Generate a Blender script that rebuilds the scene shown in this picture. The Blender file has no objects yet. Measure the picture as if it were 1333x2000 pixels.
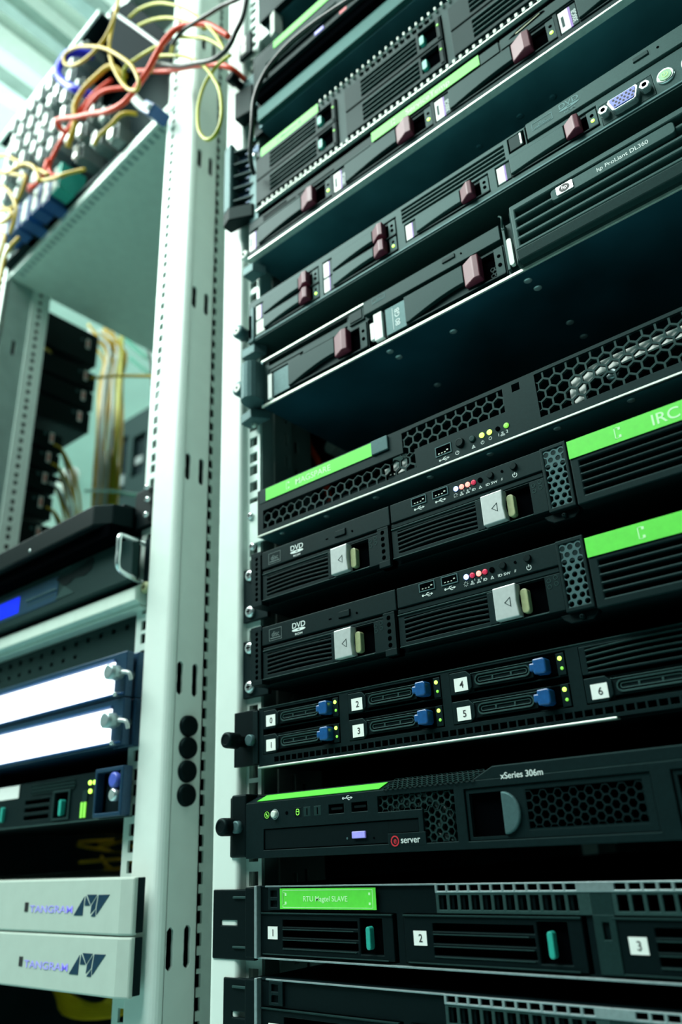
import bpy, bmesh, math, random
from mathutils import Matrix, Vector
random.seed(7)
C = bpy.context.scene.collection
PI = math.pi
# ------------------------------------------------------------------ camera, world, lights
# All lengths below are millimetres: x along the racks, y into them (0 = face of the
# mounting rails), z up from eye height. GZ lifts eye height above the floor.
GZ = 750.0
def W(x, y, z): return Vector((x*.001, y*.001, (z+GZ)*.001))
cd = bpy.data.cameras.new('camera'); cam = bpy.data.objects.new('camera', cd); C.objects.link(cam)
cd.sensor_fit = 'HORIZONTAL'; cd.sensor_width = 24.0; cd.lens = 26.94; cd.clip_start = .02
R = ((0.7639666, 0.6436216, -0.04589397), (-0.29084656, 0.27999279, -0.91488377), (-0.57598898, 0.71228875, 0.40110027))
m = Matrix(((R[0][0], -R[1][0], -R[2][0], 0), (R[0][1], -R[1][1], -R[2][1], 0), (R[0][2], -R[1][2], -R[2][2], 0), (0, 0, 0, 1)))
cam.matrix_world = Matrix.Translation(W(0, -423, 0)) @ m
cd.dof.use_dof = True; cd.dof.focus_distance = .49; cd.dof.aperture_fstop = 5.0
bpy.context.scene.camera = cam
sc = bpy.context.scene
sc.view_settings.view_transform = 'Standard'; sc.view_settings.look = 'None'
sc.view_settings.gamma = 1; sc.view_settings.use_curve_mapping = False
sc.view_settings.exposure = 0.0
w = bpy.data.worlds.new('world'); sc.world = w; w.use_nodes = True
w.node_tree.nodes['Background'].inputs[0].default_value = (.25, .62, .60, 1)
w.node_tree.nodes['Background'].inputs[1].default_value = .07
def area(name, loc, aim, sx, sy, power, col):
    l = bpy.data.lights.new(name, 'AREA'); l.shape = 'RECTANGLE'; l.size = sx; l.size_y = sy; l.energy = power; l.color = col
    o = bpy.data.objects.new(name, l); C.objects.link(o); o.location = W(*loc)
    o.rotation_euler = (W(*aim)-W(*loc)).to_track_quat('-Z', 'Y').to_euler(); return o
area('aisle_light', (-950, -1000, 1800), (-420, 0, 500), 1.8, .8, 78, (.90, 1, .95))
area('aisle_light_far', (-2300, -900, 1960), (-900, 0, 500), 1.4, .8, 40, (.90, 1, .95))
area('rear_light', (-1700, 1700, 1990), (-1600, 1500, 0), 2.2, 1.4, 60, (.88, 1, .95))
area('added_ceiling_wash', (-1700, 400, 1500), (-1500, 500, 2060), 1.2, .6, 5, (.90, 1, .95))  # added uplight to brighten the dark ceiling, no fixture hangs there

# ------------------------------------------------------------------ materials
def mat(name, col, rough=.5, metal=0., noise=.12, scale=400, bump=0., emit=None, es=0., spec=.5, coat=0., tint=None):
    m = bpy.data.materials.new(name); m.use_nodes = True; nt = m.node_tree; b = nt.nodes['Principled BSDF']
    b.inputs['Metallic'].default_value = metal; b.inputs['Roughness'].default_value = rough
    b.inputs['Specular IOR Level'].default_value = spec; b.inputs['Coat Weight'].default_value = coat
    if tint: b.inputs['Specular Tint'].default_value = (*tint, 1)
    if emit:
        b.inputs['Emission Color'].default_value = (*emit, 1); b.inputs['Emission Strength'].default_value = es
    tc = nt.nodes.new('ShaderNodeTexCoord'); nz = nt.nodes.new('ShaderNodeTexNoise')
    nz.inputs['Scale'].default_value = scale; nz.inputs['Detail'].default_value = 4
    nt.links.new(tc.outputs['Object'], nz.inputs['Vector'])
    rp = nt.nodes.new('ShaderNodeMapRange'); rp.inputs[1].default_value = .3; rp.inputs[2].default_value = .7
    rp.inputs[3].default_value = 1-noise; rp.inputs[4].default_value = 1+noise
    nt.links.new(nz.outputs['Fac'], rp.inputs[0])
    mx = nt.nodes.new('ShaderNodeVectorMath'); mx.operation = 'SCALE'; mx.inputs[0].default_value = col
    nt.links.new(rp.outputs[0], mx.inputs['Scale']); nt.links.new(mx.outputs[0], b.inputs['Base Color'])
    if bump:
        bp = nt.nodes.new('ShaderNodeBump'); bp.inputs['Strength'].default_value = bump; bp.inputs['Distance'].default_value = .0003
        nt.links.new(nz.outputs['Fac'], bp.inputs['Height']); nt.links.new(bp.outputs[0], b.inputs['Normal'])
    return m
M = dict(
 post=mat('rack_enamel', (.66, .76, .705), .42, 0, .02, 60),
 rail=mat('rail_zinc', (.62, .76, .70), .38, .15, .05, 90),
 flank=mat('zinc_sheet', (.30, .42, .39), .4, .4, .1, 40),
 blk=mat('black_plastic', (.0012, .0034, .0044), .50, 0, .25, 900, .15, spec=.12, tint=(.45, 1, .95)),
 blk2=mat('black_satin', (.0026, .0080, .0092), .50, 0, .2, 700, .1, spec=.13, tint=(.45, 1, .95)),
 gry=mat('charcoal_plastic', (.0080, .0225, .0220), .48, 0, .15, 800, .1, spec=.16, tint=(.45, 1, .95)),
 gry2=mat('slate_plastic', (.020, .046, .044), .46, 0, .12, 800, .1, spec=.2, tint=(.45, 1, .95)),
 ear=mat('ear_plastic', (.052, .10, .105), .42, .1, .1, 500, spec=.3, tint=(.45, 1, .95)),
 sheet=mat('chassis_steel', (.045, .145, .165), .36, .45, .35, 14, .05),
 tealp=mat('teal_steel', (.018, .075, .068), .5, .1, .1, 60, spec=.2, tint=(.45, 1, .95)),
 matte=mat('matte_black', (.012, .018, .02), .9, spec=.05),
 sheetb=mat('scratched_steel', (.012, .060, .085), .32, .3, .8, 7, .05),
 sheetd=mat('dark_chassis', (.003, .008, .010), .55, .1, .25, 30, spec=.12, tint=(.45, 1, .95)),
 steel=mat('bright_steel', (.60, .68, .60), .35, .5, .1, 200),
 chrome=mat('chrome', (.72, .80, .80), .22, .75, .03, 200),
 hole=mat('void_shade', (.0008, .0012, .0016), 1, 0, 0, spec=0),  # near-black colour paints the shade inside holes and behind openings
 maroon=mat('maroon_latch', (.125, .018, .036), .4, 0, .08, 500),
 tape=mat('green_label_tape', (.10, .68, .05), .5, 0, .05, 300),
 tapetx=mat('tape_print', (.55, .93, .50), .5, 0, .0),
 tapedk=mat('marker_ink', (.01, .05, .09), .6),
 teal=mat('teal_tab', (.02, .34, .27), .35, 0, .1),
 blue=mat('blue_latch', (.008, .075, .23), .3, 0, .15, 500),
 white=mat('white_label', (.80, .84, .80), .5, 0, .03),
 offw=mat('cream_label', (.62, .70, .62), .5, 0, .05),
 purple=mat('purple_print', (.20, .07, .42), .5),
 silver=mat('silver_lever', (.52, .57, .56), .35, .3, .05),
 olive=mat('olive_tab', (.34, .38, .20), .4),
 ink=mat('white_print', (.68, .76, .74), .6, 0, 0),
 inkd=mat('black_print', (.01, .01, .012), .6, 0, 0),
 red=mat('red_print', (.55, .02, .035), .5),
 lilac=mat('lilac_button', (.32, .30, .80), .4, emit=(.35, .30, .95), es=.25),
 ledg=mat('green_led', (.3, .9, .1), .3, emit=(.55, 1, .10), es=2.6),
 ledgd=mat('dim_green_led', (.2, .6, .1), .3, emit=(.25, .8, .05), es=.7),
 ledb=mat('blue_led', (.4, .5, 1), .3, emit=(.25, .35, 1), es=4),
 ledr=mat('red_led', (1, .2, .15), .3, emit=(1, .16, .13), es=3.2),
 ledrd=mat('dim_red_led', (.4, .02, .05), .3, emit=(.6, .02, .08), es=.5),
 vga=mat('vga_blue', (.06, .10, .48), .4),
 pin=mat('pin_hole', (.005, .006, .02), .6),
 ps2=mat('green_port', (.20, .45, .22), .4),
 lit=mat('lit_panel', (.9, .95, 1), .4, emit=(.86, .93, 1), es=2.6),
 ringb=mat('bright_blue', (.012, .012, .55), .3),
 lcd=mat('lcd_blue', (.0, .01, .5), .3, emit=(.0, .012, .95), es=.9),
 navy=mat('navy_metal', (.012, .05, .10), .35, .4),
 fab=mat('pale_panel', (.58, .70, .62), .42, 0, .04, 80),
 shelf=mat('shelf_enamel', (.60, .72, .62), .6, 0, .04, 60),
 tang=mat('pale_grey_case', (.44, .53, .47), .45, 0, .03, 80),
 yel=mat('yellow_fibre', (.50, .335, .006), .4, 0, .08, 60),
 yelg=mat('lime_fibre', (.42, .43, .015), .4, 0, .06, 60),
 ora=mat('orange_cord', (.78, .045, .006), .4, 0, .05, 60),
 cabk=mat('black_cord', (.012, .018, .016), .35),
 cabg=mat('green_cord', (.01, .22, .14), .4),
 cabw=mat('pale_cord', (.55, .66, .64), .4),
 clip=mat('glossy_clip', (.85, .92, .88), .15, .3),
 conn=mat('pale_connector', (.16, .21, .205), .3, .2),
 redlab=mat('red_white_label', (.80, .16, .13), .5),
 wall=mat('painted_wall', (.70, .84, .78), .7, 0, .03, 3),
 ceil=mat('ceiling_panel', (.66, .80, .74), .7, 0, .05, 5),
 floor=mat('floor_tile', (.36, .62, .62), .35, 0, .15, 4),
 bolt=mat('screw_steel', (.36, .46, .47), .35, .6, .1),
 tray=mat('tray_steel', (.50, .62, .60), .35, .6, .1, 30),
)
# ------------------------------------------------------------------ mesh builder
class B:
    def __init__(s): s.v = []; s.f = []; s.sm = set()
    def add(s, vs, fs, smooth=False):
        n = len(s.v); s.v += [tuple(p) for p in vs]
        for f in fs:
            if smooth: s.sm.add(len(s.f))
            s.f.append(tuple(i+n for i in f))
        return s
    def box(s, x0, x1, y0, y1, z0, z1):
        return s.add([(x0,y0,z0),(x1,y0,z0),(x1,y1,z0),(x0,y1,z0),(x0,y0,z1),(x1,y0,z1),(x1,y1,z1),(x0,y1,z1)],
            [(0,1,5,4),(1,2,6,5),(2,3,7,6),(3,0,4,7),(4,5,6,7),(3,2,1,0)])
    def poly(s, pts, y0, y1):                     # outline in x,z pushed along y
        n = len(pts)
        a = sum(pts[i][0]*pts[(i+1)%n][1]-pts[(i+1)%n][0]*pts[i][1] for i in range(n))
        if a < 0: pts = pts[::-1]
        return s.add([(x,y0,z) for x,z in pts]+[(x,y1,z) for x,z in pts],
            [tuple(range(n)), tuple(range(2*n-1, n-1, -1))]+[(i, i+n, (i+1)%n+n, (i+1)%n) for i in range(n)])
    def prism(s, pts, z0, z1):                    # outline in x,y pushed along z
        n = len(pts)
        a = sum(pts[i][0]*pts[(i+1)%n][1]-pts[(i+1)%n][0]*pts[i][1] for i in range(n))
        if a < 0: pts = pts[::-1]
        return s.add([(x,y,z0) for x,y in pts]+[(x,y,z1) for x,y in pts],
            [tuple(range(n-1,-1,-1)), tuple(range(n, 2*n))]+[(i, (i+1)%n, (i+1)%n+n, i+n) for i in range(n)])
    def sect(s, pts, x0, x1):                     # outline in y,z pushed along x
        n = len(pts)
        a = sum(pts[i][0]*pts[(i+1)%n][1]-pts[(i+1)%n][0]*pts[i][1] for i in range(n))
        if a < 0: pts = pts[::-1]
        return s.add([(x0,y,z) for y,z in pts]+[(x1,y,z) for y,z in pts],
            [tuple(range(n-1,-1,-1)), tuple(range(n, 2*n))]+[(i, (i+1)%n, (i+1)%n+n, i+n) for i in range(n)])
    def rbox(s, x0, x1, y0, y1, z0, z1, r, n=4): return s.poly(rr(x0,x1,z0,z1,r,n), y0, y1)
    def cyl(s, x, z, r, y0, y1, n=20, sx=1): return s.poly([(x+sx*r*math.cos(2*PI*i/n), z+r*math.sin(2*PI*i/n)) for i in range(n)], y0, y1)
    def lathe(s, x, z, prof, n=24):               # prof = (y, r) along y axis
        vs = []; fs = []
        for (y, r) in prof:
            for i in range(n): vs.append((x+r*math.cos(2*PI*i/n), y, z+r*math.sin(2*PI*i/n)))
        for k in range(len(prof)-1):
            for i in range(n): fs.append((k*n+i, (k+1)*n+i, (k+1)*n+(i+1)%n, k*n+(i+1)%n))
        s.add(vs, fs, True); s.f.append(tuple(len(s.v)-len(vs)+i for i in range(n))); s.f.append(tuple(len(s.v)-1-i for i in range(n)))
        return s
    def ring(s, outer, inner, y0, y1):            # plate cell with a hole
        n = len(outer)
        vs = [(x,y0,z) for x,z in outer]+[(x,y0,z) for x,z in inner]+[(x,y1,z) for x,z in inner]+[(x,y1,z) for x,z in outer]
        fs = []
        for i in range(n):
            j = (i+1)%n
            fs += [(i, j, n+j, n+i), (n+i, n+j, 2*n+j, 2*n+i), (2*n+i, 2*n+j, 3*n+j, 3*n+i)]
        return s.add(vs, fs)
    def plate(s, x0, x1, z0, z1, y0, y1, cuts=()):
        xs = sorted({x0, x1, *[min(max(c[0],x0),x1) for c in cuts], *[min(max(c[1],x0),x1) for c in cuts]})
        zs = sorted({z0, z1, *[min(max(c[2],z0),z1) for c in cuts], *[min(max(c[3],z0),z1) for c in cuts]})
        nx, nz = len(xs)-1, len(zs)-1
        K = [[not any(c[0] < (xs[i]+xs[i+1])/2 < c[1] and c[2] < (zs[k]+zs[k+1])/2 < c[3] for c in cuts) for k in range(nz)] for i in range(nx)]
        idx = {}
        def V(i, k, y):
            if (i,k,y) not in idx: idx[(i,k,y)] = len(vs); vs.append((xs[i], y, zs[k]))
            return idx[(i,k,y)]
        vs = []; fs = []
        for i in range(nx):
            for k in range(nz):
                if not K[i][k]: continue
                fs.append((V(i,k,y0), V(i+1,k,y0), V(i+1,k+1,y0), V(i,k+1,y0)))
                fs.append((V(i,k,y1), V(i,k+1,y1), V(i+1,k+1,y1), V(i+1,k,y1)))
                if i == 0 or not K[i-1][k]: fs.append((V(i,k,y0), V(i,k+1,y0), V(i,k+1,y1), V(i,k,y1)))
                if i == nx-1 or not K[i+1][k]: fs.append((V(i+1,k,y0), V(i+1,k,y1), V(i+1,k+1,y1), V(i+1,k+1,y0)))
                if k == 0 or not K[i][k-1]: fs.append((V(i,k,y0), V(i,k,y1), V(i+1,k,y1), V(i+1,k,y0)))
                if k == nz-1 or not K[i][k+1]: fs.append((V(i,k+1,y0), V(i+1,k+1,y0), V(i+1,k+1,y1), V(i,k+1,y1)))
        return s.add(vs, fs)
    def hexes(s, x0, x1, z0, z1, p, wall, y0, y1, flat=False, rnd=False, skip=()):   # honeycomb of cells whose centres lie inside
        Rr = p/math.sqrt(3)
        if flat: du, dv = p*math.sqrt(3)/2, p
        else: du, dv = p, p*math.sqrt(3)/2
        i = 0
        nu = int((x1-x0)/du)+1; nv = int((z1-z0)/dv)+1
        for a in range(nu+1):
            for b in range(nv+1):
                u = x0+a*du+(0 if flat else (du/2 if b%2 else 0)); v = z0+b*dv+((dv/2 if a%2 else 0) if flat else 0)
                if u > x1+.01 or v > z1+.01: continue
                if any(c[0] < u < c[1] and c[2] < v < c[3] for c in skip): continue
                a0 = 0 if flat else PI/6
                o = []; inn = []
                for k in range(6):
                    A = a0+k*PI/3; A2 = A+PI/3
                    p1 = (u+Rr*math.cos(A), v+Rr*math.sin(A)); p2 = (u+Rr*math.cos(A2), v+Rr*math.sin(A2))
                    o.append(p1); ri = Rr*(1-wall)
                    if rnd:
                        ri = Rr*.866*(1-wall); o.append(((p1[0]+p2[0])/2, (p1[1]+p2[1])/2))
                        inn.append((u+ri*math.cos(A), v+ri*math.sin(A))); inn.append((u+ri*math.cos(A+PI/6), v+ri*math.sin(A+PI/6)))
                    else: inn.append((u+ri*math.cos(A), v+ri*math.sin(A)))
                s.ring(o, inn, y0, y1)
        return s
    def holecell(s, x0, x1, z0, z1, cx, cz, hw, hh, y0, y1, n=24):   # rectangle with a rounded slot
        ang = sorted([2*PI*i/n+.01 for i in range(n)]+[math.atan2(z-cz, x-cx)%(2*PI) for x in (x0,x1) for z in (z0,z1)])
        r = min(hw, hh); o = []; inn = []
        for a in ang:
            c, d = math.cos(a), math.sin(a)
            t = min([(x1-cx)/c if c > 1e-6 else 1e9, (x0-cx)/c if c < -1e-6 else 1e9, (z1-cz)/d if d > 1e-6 else 1e9, (z0-cz)/d if d < -1e-6 else 1e9])
            o.append((cx+t*c, cz+t*d))
            lx, lz = hw-r, hh-r
            best = 0
            for q in range(40):                                        # march to the slot outline
                tt = (q+1)/40*(hw+hh)
                px, pz = abs(tt*c), abs(tt*d)
                dx, dz = max(px-lx, 0), max(pz-lz, 0)
                if dx*dx+dz*dz <= r*r: best = tt
            inn.append((cx+best*c, cz+best*d))
        return s.ring(o, inn, y0, y1)
    def tube(s, pts, r, n=8, sub=6):
        P = [Vector(p) for p in pts]; Q = []
        for i in range(len(P)-1):
            a = P[max(i-1,0)]; b = P[i]; c = P[i+1]; d = P[min(i+2,len(P)-1)]
            for k in range(sub):
                t = k/sub
                Q.append(.5*((2*b)+(c-a)*t+(2*a-5*b+4*c-d)*t*t+(3*b-a-3*c+d)*t**3))
        Q.append(P[-1]); up = None; vs = []; fs = []
        for i, q in enumerate(Q):
            T = (Q[min(i+1,len(Q)-1)]-Q[max(i-1,0)]).normalized()
            if up is None: up = T.orthogonal().normalized()
            up = (up-T*up.dot(T)).normalized(); sd = T.cross(up)
            for k in range(n):
                A = 2*PI*k/n; vs.append(q+up*r*math.cos(A)+sd*r*math.sin(A))
        for i in range(len(Q)-1):
            for k in range(n): fs.append((i*n+k, i*n+(k+1)%n, (i+1)*n+(k+1)%n, (i+1)*n+k))
        s.add(vs, fs, True); b = len(s.v)-len(vs)
        s.f.append(tuple(b+n-1-k for k in range(n))); s.f.append(tuple(len(s.v)-n+k for k in range(n)))
        return s
    def xf(s, fn): s.v = [fn(*p) for p in s.v]; return s
def rr(x0, x1, z0, z1, r, n=4):
    P = []
    for cx, cz, a in ((x1-r,z1-r,0),(x0+r,z1-r,PI/2),(x0+r,z0+r,PI),(x1-r,z0+r,1.5*PI)):
        for k in range(n+1): P.append((cx+r*math.cos(a+k*PI/2/n), cz+r*math.sin(a+k*PI/2/n)))
    return P
ORG = {}
def link(name, me, parent, org):
    o = bpy.data.objects.new(name, me); C.objects.link(o)
    if parent is not None: o.parent = parent; ORG[o.name] = ORG[parent.name]
    else: o.location = W(*org); ORG[o.name] = org
    return o
def P(name, b, m, parent=None, bev=0., label=None, org=None):
    og = ORG[parent.name] if parent is not None else (org or (0,0,0))
    me = bpy.data.meshes.new(name)
    me.from_pydata([((x-og[0])*.001, (y-og[1])*.001, (z-og[2])*.001) for x,y,z in b.v], [], b.f)
    for i in b.sm: me.polygons[i].use_smooth = True
    me.materials.append(M[m] if isinstance(m, str) else m); me.validate()
    o = link(name, me, parent, og)
    if bev:
        md = o.modifiers.new('bevel', 'BEVEL'); md.width = bev*.001; md.segments = 2; md.limit_method = 'ANGLE'; md.angle_limit = .6
    if label: o['label'] = label
    return o
def tag(o, label, cat, group=None):
    o['label'] = label; o['category'] = cat
    if group: o['group'] = group
    return o
def thing(name, label, cat, org, group=None):
    o = bpy.data.objects.new(name, None); C.objects.link(o); o.location = W(*org); o.empty_display_size = .02
    ORG[o.name] = org; return tag(o, label, cat, group)
def struct(name, b, m):
    o = P(name, b, m); o['kind'] = 'structure'; return o
def text(parent, body, x, z, h, y, m, name='print', align='LEFT', rot=0., wide=1.):
    cu = bpy.data.curves.new('t', 'FONT'); cu.body = body; cu.size = h/.70; cu.extrude = .06; cu.offset = .006*h; cu.align_x = align
    t = bpy.data.objects.new('t', cu); me = bpy.data.meshes.new_from_object(t)
    og = ORG[parent.name]
    Mx = Matrix.Translation(Vector((x-og[0], y-og[1], z-og[2]))) @ Matrix.Rotation(PI/2, 4, 'X') @ Matrix.Rotation(rot, 4, 'Z') @ Matrix.Diagonal((wide, 1, 1, 1))
    me.transform(Matrix.Scale(.001, 4) @ Mx); me.materials.clear(); me.materials.append(M[m]); me.name = name
    bpy.data.objects.remove(t); return link(name, me, parent, None)
def led(parent, x, z, y, m='ledg', r=1.5, name='indicator_light'):
    return P(name, B().lathe(x, z, [(y, r*.6), (y+.3, r), (y+1.5, r)], 14), m, parent)

# ------------------------------------------------------------------ room
struct('floor', B().box(-4200, 2600, -2600, 3200, -GZ-20, -GZ), 'floor')
struct('ceiling', B().box(-4200, 2600, -2600, 3200, 2060, 2080), 'ceil')
struct('wall_back', B().box(-4200, 2600, 2600, 2640, -GZ, 2060), 'wall')
struct('wall_left', B().box(-3900, -3860, -2600, 2600, -GZ, 2060), 'wall')
# ------------------------------------------------------------------ racks
ZB, ZT = -GZ, 1250.0
HOLES = []                                      # rail hole heights: 3 per unit
def holes(z0, z1, ref):
    out = []; k = math.floor((z0-ref)/44.45)
    while ref+k*44.45 < z1:
        for d in (0, 15.875, 31.75):
            z = ref+k*44.45+d
            if z0 < z < z1: out.append(z)
        k += 1
    return out
def rail(parent, x0, x1, hx, ref, name='mounting_rail', y0=0, y1=2.2):
    cuts = [(hx-4.75, hx+4.75, z-4.75, z+4.75) for z in holes(ZB+40, ZT-20, ref)]
    b = B().plate(x0, x1, ZB+20, ZT, y0, y1, cuts)
    return b
def arc(cx, cy, r, a0, a1, n=5): return [(cx+r*math.cos(a0+(a1-a0)*i/n), cy+r*math.sin(a0+(a1-a0)*i/n)) for i in range(n+1)]

ra = thing('equipment_rack', 'tall pale enamelled open rack full of black servers, at the right', 'rack', (-206, 300, -GZ))
# left front post, profile in x,y: flat face, soft corner, step back to the rail
def post_profile(xa, xb, s=1):                  # xa outer edge, xb inner edge (towards the rail)
    o = arc(xa+s*5, -3, 5, PI if s > 0 else 0, 1.5*PI if s > 0 else -PI/2)
    i = arc(xb-s*3.5, -4.5, 3.5, -PI/2, 0 if s > 0 else -PI)
    return o+i
pf = post_profile(-477, -447)
P('front_post', B().prism(pf+[(-447, 0), (-444, 4), (-444, 6), (-452, 6), (-452, 60), (-477, 60)], ZB+20, ZT), 'post', ra)
hz2 = 516.0-15.875
P('mounting_rail', rail(ra, -447, -431, -439.2, hz2), 'rail', ra)
P('rail_flange', B().box(-431.9, -430.4, 2.3, 16, ZB+20, ZT), 'flank', ra)
P('side_bracket', B().plate(32, 56, ZB+20, ZT, 0, 2, [(46, 51, z, z+12) for z in range(-700, 1400, 24)]).xf(lambda x, y, z: (-446+y, x, z)), 'flank', ra, .3)
P('side_bracket', B().box(-470, -447, 30, 33, ZB+20, ZT), 'flank', ra)
P('side_bracket', B().plate(56, 90, ZB+20, ZT, 0, 2, [(66, 71, z, z+14) for z in range(-700, 1400, 32)]).xf(lambda x, y, z: (-452+y, x, z)), 'flank', ra)
P('side_dark_sheet', B().box(-476, -474, 62, 640, ZB+20, ZT), 'sheetd', ra)  # added dark sheet so the gap beside the servers shows black
P('side_dark_sheet', B().box(60, 62, 2, 640, ZB+20, ZT), 'sheetd', ra)
P('rear_dark_sheet', B().box(-476, 62, 700, 704, ZB+20, ZT), 'sheetd', ra)  # added dark sheet that hides the bright wall behind the server gaps
# right side of the same rack, beyond the frame of the photo
P('front_post', B().prism([(-x-413, y) for x, y in pf+[(-447, 0), (-444, 4), (-444, 6), (-452, 6), (-452, 60), (-477, 60)]], ZB+20, ZT), 'post', ra)
P('mounting_rail', rail(ra, 18, 34, 26.2, hz2), 'rail', ra)
for xx in (-477, 39):
    P('rear_post', B().box(xx, xx+25, 640, 700, ZB+20, ZT), 'flank', ra)
P('top_frame', B().plate(-477, 64, -6, 700, ZT, ZT+30, [(-440, 30, 40, 650)]).xf(lambda x, y, z: (x, z, y)), 'post', ra)
P('base_frame', B().plate(-477, 64, -6, 700, ZB, ZB+20, [(-440, 30, 40, 650)]).xf(lambda x, y, z: (x, z, y)), 'post', ra)

rb = thing('equipment_rack', 'tall pale enamelled open rack with slotted side and black grommets, at the left', 'rack', (-815, 300, -GZ))
P('front_post', B().prism([(-575, 2)]+arc(-571.5, -4.5, 3.5, PI, 1.5*PI)+arc(-544, -1, 7, -PI/2, 0)+[(-537, 1), (-540, 1), (-540, 2)], ZB+20, ZT), 'post', rb)
sl = [143+208*k for k in range(-4, 6)]
zs = [ZB+20]+[(sl[i]+sl[i+1])/2 for i in range(len(sl)-1)]+[ZT]
b = B(); grom = (102.4, 84.2, 65.1, 46.2)
for i, c in enumerate(sl):
    b.holecell(0.5, 12.8, zs[i], zs[i+1], 5, c, 3.4, 15, 0, 2.4)
    b.holecell(12.8, 32, zs[i], zs[i+1], 22, c, 3.4, 15, 0, 2.4)
P('post_side', b.xf(lambda x, y, z: (-537-y, x, z)), 'post', rb)
P('side_strip', B().plate(31.5, 62, ZB+20, ZT, 0, 2, [(34, 40, z-4.7, z+4.7) for z in holes(ZB+40, ZT-20, 100)]).xf(lambda x, y, z: (-541-y, x, z)), 'rail', rb)
P('slot_dark_sheet', B().box(-566, -562, 4, 58, ZB+20, ZT), 'sheetd', rb)  # added dark sheet so the side slots and holes look shaded
P('post_return', B().box(-542.5, -537, 30.5, 32, ZB+20, ZT), 'post', rb)
P('slot_dark_sheet', B().box(-1058, -1054, 40, 98, ZB+20, ZT), 'matte', rb)  # added dark sheet that darkens the holes of the left post
P('post_web', B().box(-576, -541.5, 59, 62, ZB+20, ZT), 'flank', rb)
for z in grom:
    P('rubber_grommet', B().lathe(0, 0, [(-4.0, 7.2), (-3.7, 8.6), (-1, 9.1), (0.1, 9.2)], 28).xf(lambda x, y, zz, z=z: (-537-y, 15.6+x, z+zz)), 'blk', rb)
hz1 = 22.0
P('mounting_rail', rail(rb, -599, -575.2, -586.4, hz1), 'rail', rb)
P('mounting_rail', rail(rb, -1075, -1041.5, -1052, hz1, y0=14, y1=16.2), 'rail', rb)
# left post: its inner flank, with slots and a strip of square holes, faces the camera
b = B()
for i, c in enumerate(sl): b.holecell(22, 62, zs[i], zs[i+1], 43, c-4, 3.4, 15, 0, 2)
P('post_side', b.xf(lambda x, y, z: (-1040-y, x, z)), 'flank', rb, label='shaded inner flank of the post')  # flank's shade put into a darker colour than the enamel front
P('side_strip', B().plate(62, 93, ZB+20, ZT, 0, 2, [(73, 80, z-4, z+4) for z in holes(ZB+40, ZT-20, 100)]).xf(lambda x, y, z: (-1038-y, x, z)), 'rail', rb)
P('rear_dark_sheet', B().box(-1108, -540, 700, 704, ZB+20, 120), 'sheetd', rb)
P('side_dark_sheet', B().box(-1112, -1110, 62, 640, ZB+20, 300), 'sheetd', rb)
P('front_post', B().prism([(-1110, 60)]+arc(-1105, 12, 6, PI, 1.5*PI)+arc(-1079, 12, 6, -PI/2, 0)+[(-1073, 60)], ZB+20, ZT), 'post', rb)
for xx in (-1110, -566):
    P('rear_post', B().box(xx, xx+25, 640, 700, ZB+20, ZT), 'post', rb)
P('top_frame', B().plate(-1110, -537, 0, 700, ZT, ZT+30, [(-1040, -600, 70, 630)]).xf(lambda x, y, z: (x, z, y)), 'post', rb)
P('base_frame', B().plate(-1110, -537, 0, 700, ZB, ZB+20, [(-1040, -600, 70, 630)]).xf(lambda x, y, z: (x, z, y)), 'post', rb)

# ------------------------------------------------------------------ shared server parts
XL, XR = -430.0, 17.0
def chassis(t, z0, z1, y0, m='sheetd', xl=-421, xr=8, depth=600, name='chassis'):
    return P(name, B().box(xl, xr, y0, depth, z0, z1), m, t, .4)
def knob(t, x, z, y0, r=6, ln=22, m='blk', name='thumbscrew', base=0):
    return P(name, B().lathe(x, z, [(y0-ln, r*.55), (y0-ln-.4, r*.62), (y0-ln+.5, r*.95), (y0-ln+2, r), (y0-ln*.45, r), (y0-ln*.42, r*.72), (y0, r*.72)], 22), m, t)
def screw(t, x, z, y, r=5, m='bolt', name='screw'):
    s = P(name, B().lathe(x, z, [(y-3, r*.55), (y-2.2, r*.9), (y-.8, r), (y, r)], 20), m, t)
    P('cross_recess', B().box(x-r*.45, x+r*.45, y-3.12, y-2.9, z-r*.1, z+r*.1).box(x-r*.1, x+r*.1, y-3.12, y-2.9, z-r*.45, z+r*.45), 'hole', s)
    return s
def usb(t, x0, x1, z0, z1, y):
    u = P('usb_port', B().plate(x0, x1, z0, z1, y-.5, y+1.5, [(x0+.6, x1-.6, z0+.7, z1-.6)]), 'ear', t)
    P('contact_tongue', B().box(x0+1, x1-1, y+.2, y+1.2, (z0+z1)/2-.2, z1-1.6), 'hole', u)
    P('contact_pins', B().box(x0+2.2, x0+3.4, y-.4, y-.3, z0+1.7, z0+2.3).box(x0+4.6, x0+5.8, y-.4, y-.3, z0+1.7, z0+2.3).box(x0+7, x0+8.2, y-.4, y-.3, z0+1.7, z0+2.3).box(x0+9, x0+10.4, y-.4, y-.3, z0+2.7, z0+3.5), 'steel', u)
    P('port_mouth', B().box(x0+.6, x1-.6, y-.3, y-.2, z0+.7, z1-.6), 'hole', u)
def usbmark(t, x, z, y):
    P('usb_symbol', B().box(x-3.6, x+3, y-.1, y, z-.22, z+.22).poly([(x+2.6,z-.8),(x+4.2,z),(x+2.6,z+.8)], y-.1, y)
      .poly([(x-1.6,z),(x-.2,z+1.4),(x+1.4,z+1.4),(x+1.4,z+1.05),(x,z+1.05),(x-1.1,z)], y-.1, y).poly([(x-.6,z),(x+.6,z-1.3),(x+2,z-1.3),(x+2,z-.95),(x+.8,z-.95),(x-.1,z)], y-.1, y).cyl(x-3.6, z, .75, y-.1, y, 10), 'ink', t)
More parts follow.
